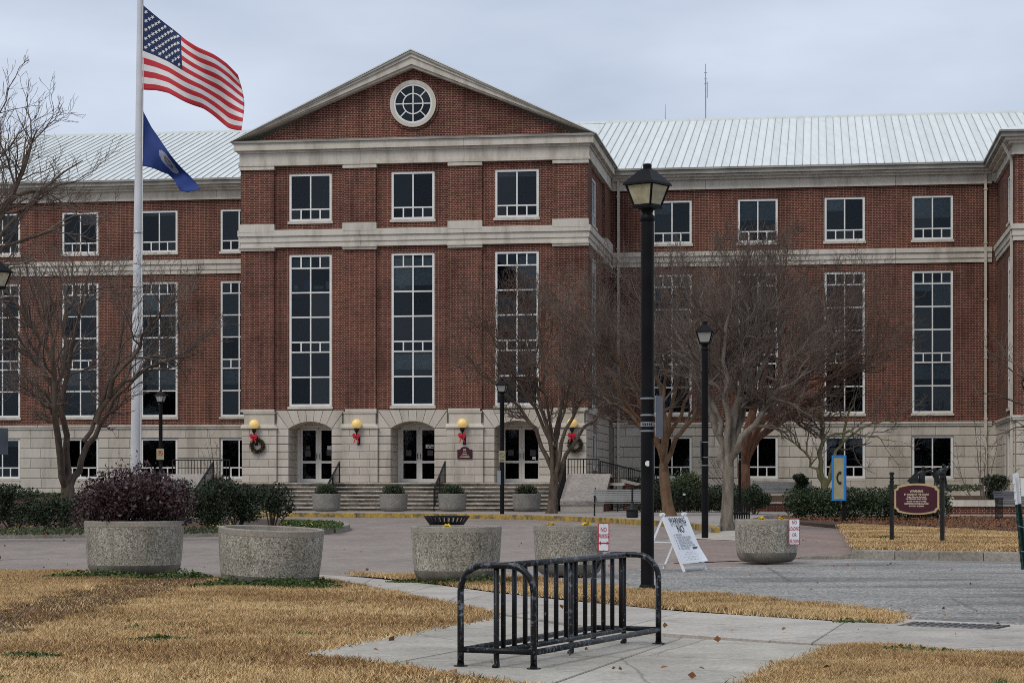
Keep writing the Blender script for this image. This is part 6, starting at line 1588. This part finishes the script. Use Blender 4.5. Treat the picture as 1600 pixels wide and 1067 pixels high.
# maroon court sign
ca, cb = gp(1393.5, 845, RZ), gp(1472.5, 846, RZ)
cs = thing('court_sign', 'maroon warning sign with tan border hung between two posts', 'sign', ca, math.atan2(cb.y - ca.y, cb.x - ca.x)); CW = (cb - ca).length
for x in (0, CW):
    MB().box(x - .034, x + .034, -.034, .034, -.05, 1.13).build('post', 'black_iron', cs)
    MB().lathe([(.046, 1.13), (.046, 1.145), (.03, 1.155), (.044, 1.19), (.044, 1.215), (.03, 1.235), (.028, 1.25), (.048, 1.26), (.048, 1.30), (.03, 1.31)], 14, c=(x, 0), capt=True).build('finial', 'black_iron', cs)
def cart(w, h, bow, nt_):
    """plaque outline with bowed top and bottom and notched corners"""
    pts = []
    for sx, sz in ((1, -1), (1, 1), (-1, 1), (-1, -1)):
        n3 = [(sx * (w - nt_ * (1 - math.cos(t))) if False else sx * (w - nt_ * math.cos(t)), sz * (h - nt_ * math.sin(t))) for t in np.linspace(math.pi / 2, 0, 5)]
        n3 = [(sx * (w - nt_) + sx * nt_ * (1 - math.cos(t)), sz * (h - nt_ * math.sin(t))) for t in np.linspace(0, math.pi / 2, 5)]
        n3 = [(sx * (w - nt_ * math.cos(t)), sz * (h - nt_ * math.sin(t))) for t in np.linspace(0, math.pi / 2, 6)]
        # from the side edge inward: concave quarter circle about the corner (w, h)
        if (sx, sz) in ((1, 1), (-1, -1)): n3 = sorted(n3, key=lambda p: abs(p[1]))
        else: n3 = sorted(n3, key=lambda p: -abs(p[1]))
        pts += n3
        if sz == 1 and sx == 1: pts += [(w * .8 * math.cos(t) if False else x, h + bow * (1 - (x / (w - nt_)) ** 2)) for x in np.linspace(w - nt_, -(w - nt_), 11)[1:-1]]
        if sz == -1 and sx == -1: pts += [(x, -h - bow * (1 - (x / (w - nt_)) ** 2)) for x in np.linspace(-(w - nt_), w - nt_, 11)[1:-1]]
    return pts
ctr = (CW / 2, .80); w2 = CW / 2 - .055
MB().prism_y([(ctr[0] + x, ctr[1] + z) for x, z in cart(w2, .245, .05, .06)], -.022, .022).build('border', 'sign_tan', cs)
MB().prism_y([(ctr[0] + x, ctr[1] + z) for x, z in cart(w2 - .038, .21, .05, .055)], -.030, -.0225).build('face', 'maroon', cs)
for s, z, t in ((.062, .145, 'WARNING'), (.046, .085, 'BY ORDER OF THE COURT'), (.034, .040, '(Unless Otherwise Authorized)'), (.036, 0.0, 'NO FIREARMS, SHARP EDGED'), (.036, -.045, 'BLADES OR USE OF OTHER'), (.036, -.09, 'ELECTRONIC DEVICES ALLOWED'), (.036, -.135, 'IN COURT BUILDING')):
    text(t, s, 'sign_cream', cs, (ctr[0], -.0315, ctr[1] + z), (R(90), 0, 0), bold=.0012, sx=.86)
for z in (-.1, .1):
    for x0, x1 in ((.03, .09), (CW - .09, CW - .03)): MB().bar((x0, 0, ctr[1] + z), (x1, 0, ctr[1] + z), .02).build('bracket', 'black_iron', cs)
# bronze statue of children at play
def figure(name, joints, edges, radii, parent, lvl=2):
    me = bpy.data.meshes.new(name); me.from_pydata(joints, edges, []); o = obj(name, me, 'bronze', parent)
    md = o.modifiers.new('skin', 'SKIN'); md.use_smooth_shade = True
    for i, r in enumerate(radii): me.skin_vertices[0].data[i].radius = (r, r)
    me.skin_vertices[0].data[0].use_root = True
    o.modifiers.new('sub', 'SUBSURF').levels = lvl; o.modifiers['sub'].render_levels = lvl
    return o
SB = gx(1458, 76, .10)
stt = thing('bronze_statue', 'bronze statue of three children playing behind the maroon sign', 'statue', SB)
MB().lathe([(.75, 0), (.75, .62), (.70, .66)], 24, capt=True).build('plinth', 'stone_trim', stt)
ED = [(0, 1), (1, 2), (2, 3), (3, 4), (2, 5), (5, 6), (6, 7), (2, 8), (8, 9), (9, 10), (0, 11), (11, 12), (12, 13), (13, 14), (0, 15), (15, 16), (16, 17), (17, 18)]
RA = [.10, .10, .10, .045, .085, .05, .037, .03, .05, .037, .03, .075, .055, .04, .035, .075, .055, .04, .035]
def kid(off, j): return figure('child_figure', [(x + off[0], y + off[1], z + off[2]) for x, y, z in j], ED, RA, stt)
# pelvis, waist, chest, neck, head, L shoulder/elbow/hand, R shoulder/elbow/hand, L hip/knee/ankle/toe, R ...
kid((-.42, 0, .66), [(0, 0, .55), (.01, 0, .7), (.02, 0, .86), (.04, 0, .97), (.06, -.02, 1.10), (-.1, 0, .88), (-.2, -.08, .72), (-.3, -.18, .60), (.13, 0, .88), (.3, -.05, .95), (.48, -.1, 1.04), (-.07, 0, .5), (-.1, -.05, .28), (-.08, 0, .05), (-.08, -.12, .02), (.07, 0, .5), (.1, -.08, .28), (.12, 0, .05), (.12, -.12, .02)])
kid((.18, .1, .72), [(0, 0, .5), (-.04, -.02, .64), (-.08, -.04, .78), (-.1, -.06, .88), (-.12, -.09, 1.0), (-.2, -.04, .8), (-.36, -.08, .9), (-.52, -.1, 1.02), (.05, -.04, .8), (.2, -.06, .92), (.32, -.08, 1.06), (-.05, 0, .46), (-.12, -.1, .25), (-.1, 0, .05), (-.1, -.1, .0), (.08, 0, .46), (.26, .02, .36), (.44, .05, .18), (.52, .03, .10)])
kid((.42, .3, .80), [(0, 0, .55), (.0, 0, .68), (.0, 0, .82), (.01, -.01, .93), (.02, -.04, 1.06), (-.12, 0, .84), (-.24, -.05, .72), (-.3, -.1, .60), (.12, 0, .84), (.24, -.03, .96), (.20, -.08, 1.10), (-.06, 0, .5), (-.08, -.1, .3), (-.06, 0, .0), (-.06, -.1, -.03), (.07, 0, .5), (.12, .1, .3), (.2, .2, .12), (.24, .16, .06)])
MB().add([(-1.0, -.25, 1.24), (-.62, -.2, 1.62), (-.55, -.22, 1.10), (-.72, -.20, 1.02), (-.75, -.1, 1.27)], [(0, 1, 4), (1, 2, 4), (2, 3, 4), (3, 0, 4), (0, 3, 2, 1)]).build('kite', 'bronze', stt)
# leaning post at the right edge
ep = thing('fence_post', 'leaning steel post, white on top and dark green below, right edge', 'post', gp(1600.5, 889)); ep.rotation_euler = (0, R(-6.2), R(20))
for z0, z1, m in ((0, .93, 'post_green'), (.93, 1.37, 'white_paint')):
    mb = MB(); mb.box(-.035, .035, .018, .026, z0, z1); mb.box(-.035, -.027, -.026, .018, z0, z1); mb.box(.027, .035, -.026, .018, z0, z1); mb.build('channel', m, ep)
for k in range(11): MB().box(-.05, -.035, -.012, .012, .12 + .11 * k, .15 + .11 * k).build('stud', 'post_green' if .12 + .11 * k < .9 else 'white_paint', ep)
MB().tube([(-.05, -.03, .62), (.02, -.035, .60), (.5, -.03, .58)], .005, 5).build('wire', 'galvanised', ep); MB().tube([(-.05, -.03, .26), (.02, -.035, .25), (.5, -.03, .26)], .005, 5).build('wire', 'galvanised', ep)
pst = thing('posted_notice', 'pale printed notice partly in view at the right edge', 'sign', gx(1601, 40, .9), R(10)); MB().box(-.07, .2, 0, .006, .08, .42).build('sheet', 'blind', pst); MB().box(.02, .06, .007, .045, -.8, .5).build('stake', 'twig_brown', pst)
# low brick wall with coping at the right
lw = thing('garden_wall', 'low brick garden wall with pale coping at the far right', 'wall', gx(1480, 73, .10), R(-3))
MB().box(0, 3.2, 0, .3, 0, .34).build('brick_face', 'brick', lw)
for k in range(3): MB().box(1.07 * k, 1.07 * k + 1.06, -.05, .35, .342, .56).build('coping_stone', 'stone_trim', lw)
lw2 = thing('garden_wall', 'low brick garden wall under the long silver bench', 'wall', gx(1180, 82, .15), R(-8)); MB().box(0, 3.6, 0, .3, 0, .3).build('brick_face', 'brick', lw2); MB().box(-.03, 3.63, -.04, .34, .302, .38).build('coping', 'stone_trim', lw2)
vl = thing('bollard_light', 'small dark bollard with pale cap in front of the dark hedge', 'bollard', gx(1069, 72, .148)); MB().lathe([(.05, 0), (.05, .62), (.06, .63), (.06, .68)], 12, capt=True).build('post', 'dark_metal', vl); MB().lathe([(.045, .681), (.05, .72), (.03, .75)], 12, capt=True).build('cap', 'paper', vl)
# masts behind the ridge
for x, yt, lab, r in ((1102.5, 100, 'tall thin radio mast rising behind the right roof ridge', .035), (1039.5, 163, 'short thin aerial rising behind the right roof ridge', .02)):
    b = at(x, 240, 112); t = at(x, yt, 112); o = thing('radio_mast', lab, 'mast', b); h = t.z - b.z
    MB().tube([(0, 0, 0), (0, 0, h * .72), (0, 0, h)], [r, r, r * .5], 6).build('mast', 'galvanised', o)
    if r > .03:
        for z in (.78, .83, .9): MB().bar((-.09, 0, h * z), (.09, 0, h * z), .03).build('aerial', 'galvanised', o)
        MB().tube([(.09, 0, h * .62), (.09, 0, h * .80)], .02, 5).build('aerial', 'galvanised', o)
# sloping planted ground against the two wings
for nm, u0, u1 in (('planted_bank', -30, -10.2), ('planted_bank', 10.2, 24.5)):
    mb = MB(); p = [bw(u0, 3.5, .13), bw(u1, 3.5, .13), bw(u1, DW, .72), bw(u0, DW, .72)]; mb.add(p, [(0, 1, 2, 3)]); tag(mb.build(nm, 'mulch'), kind='structure')
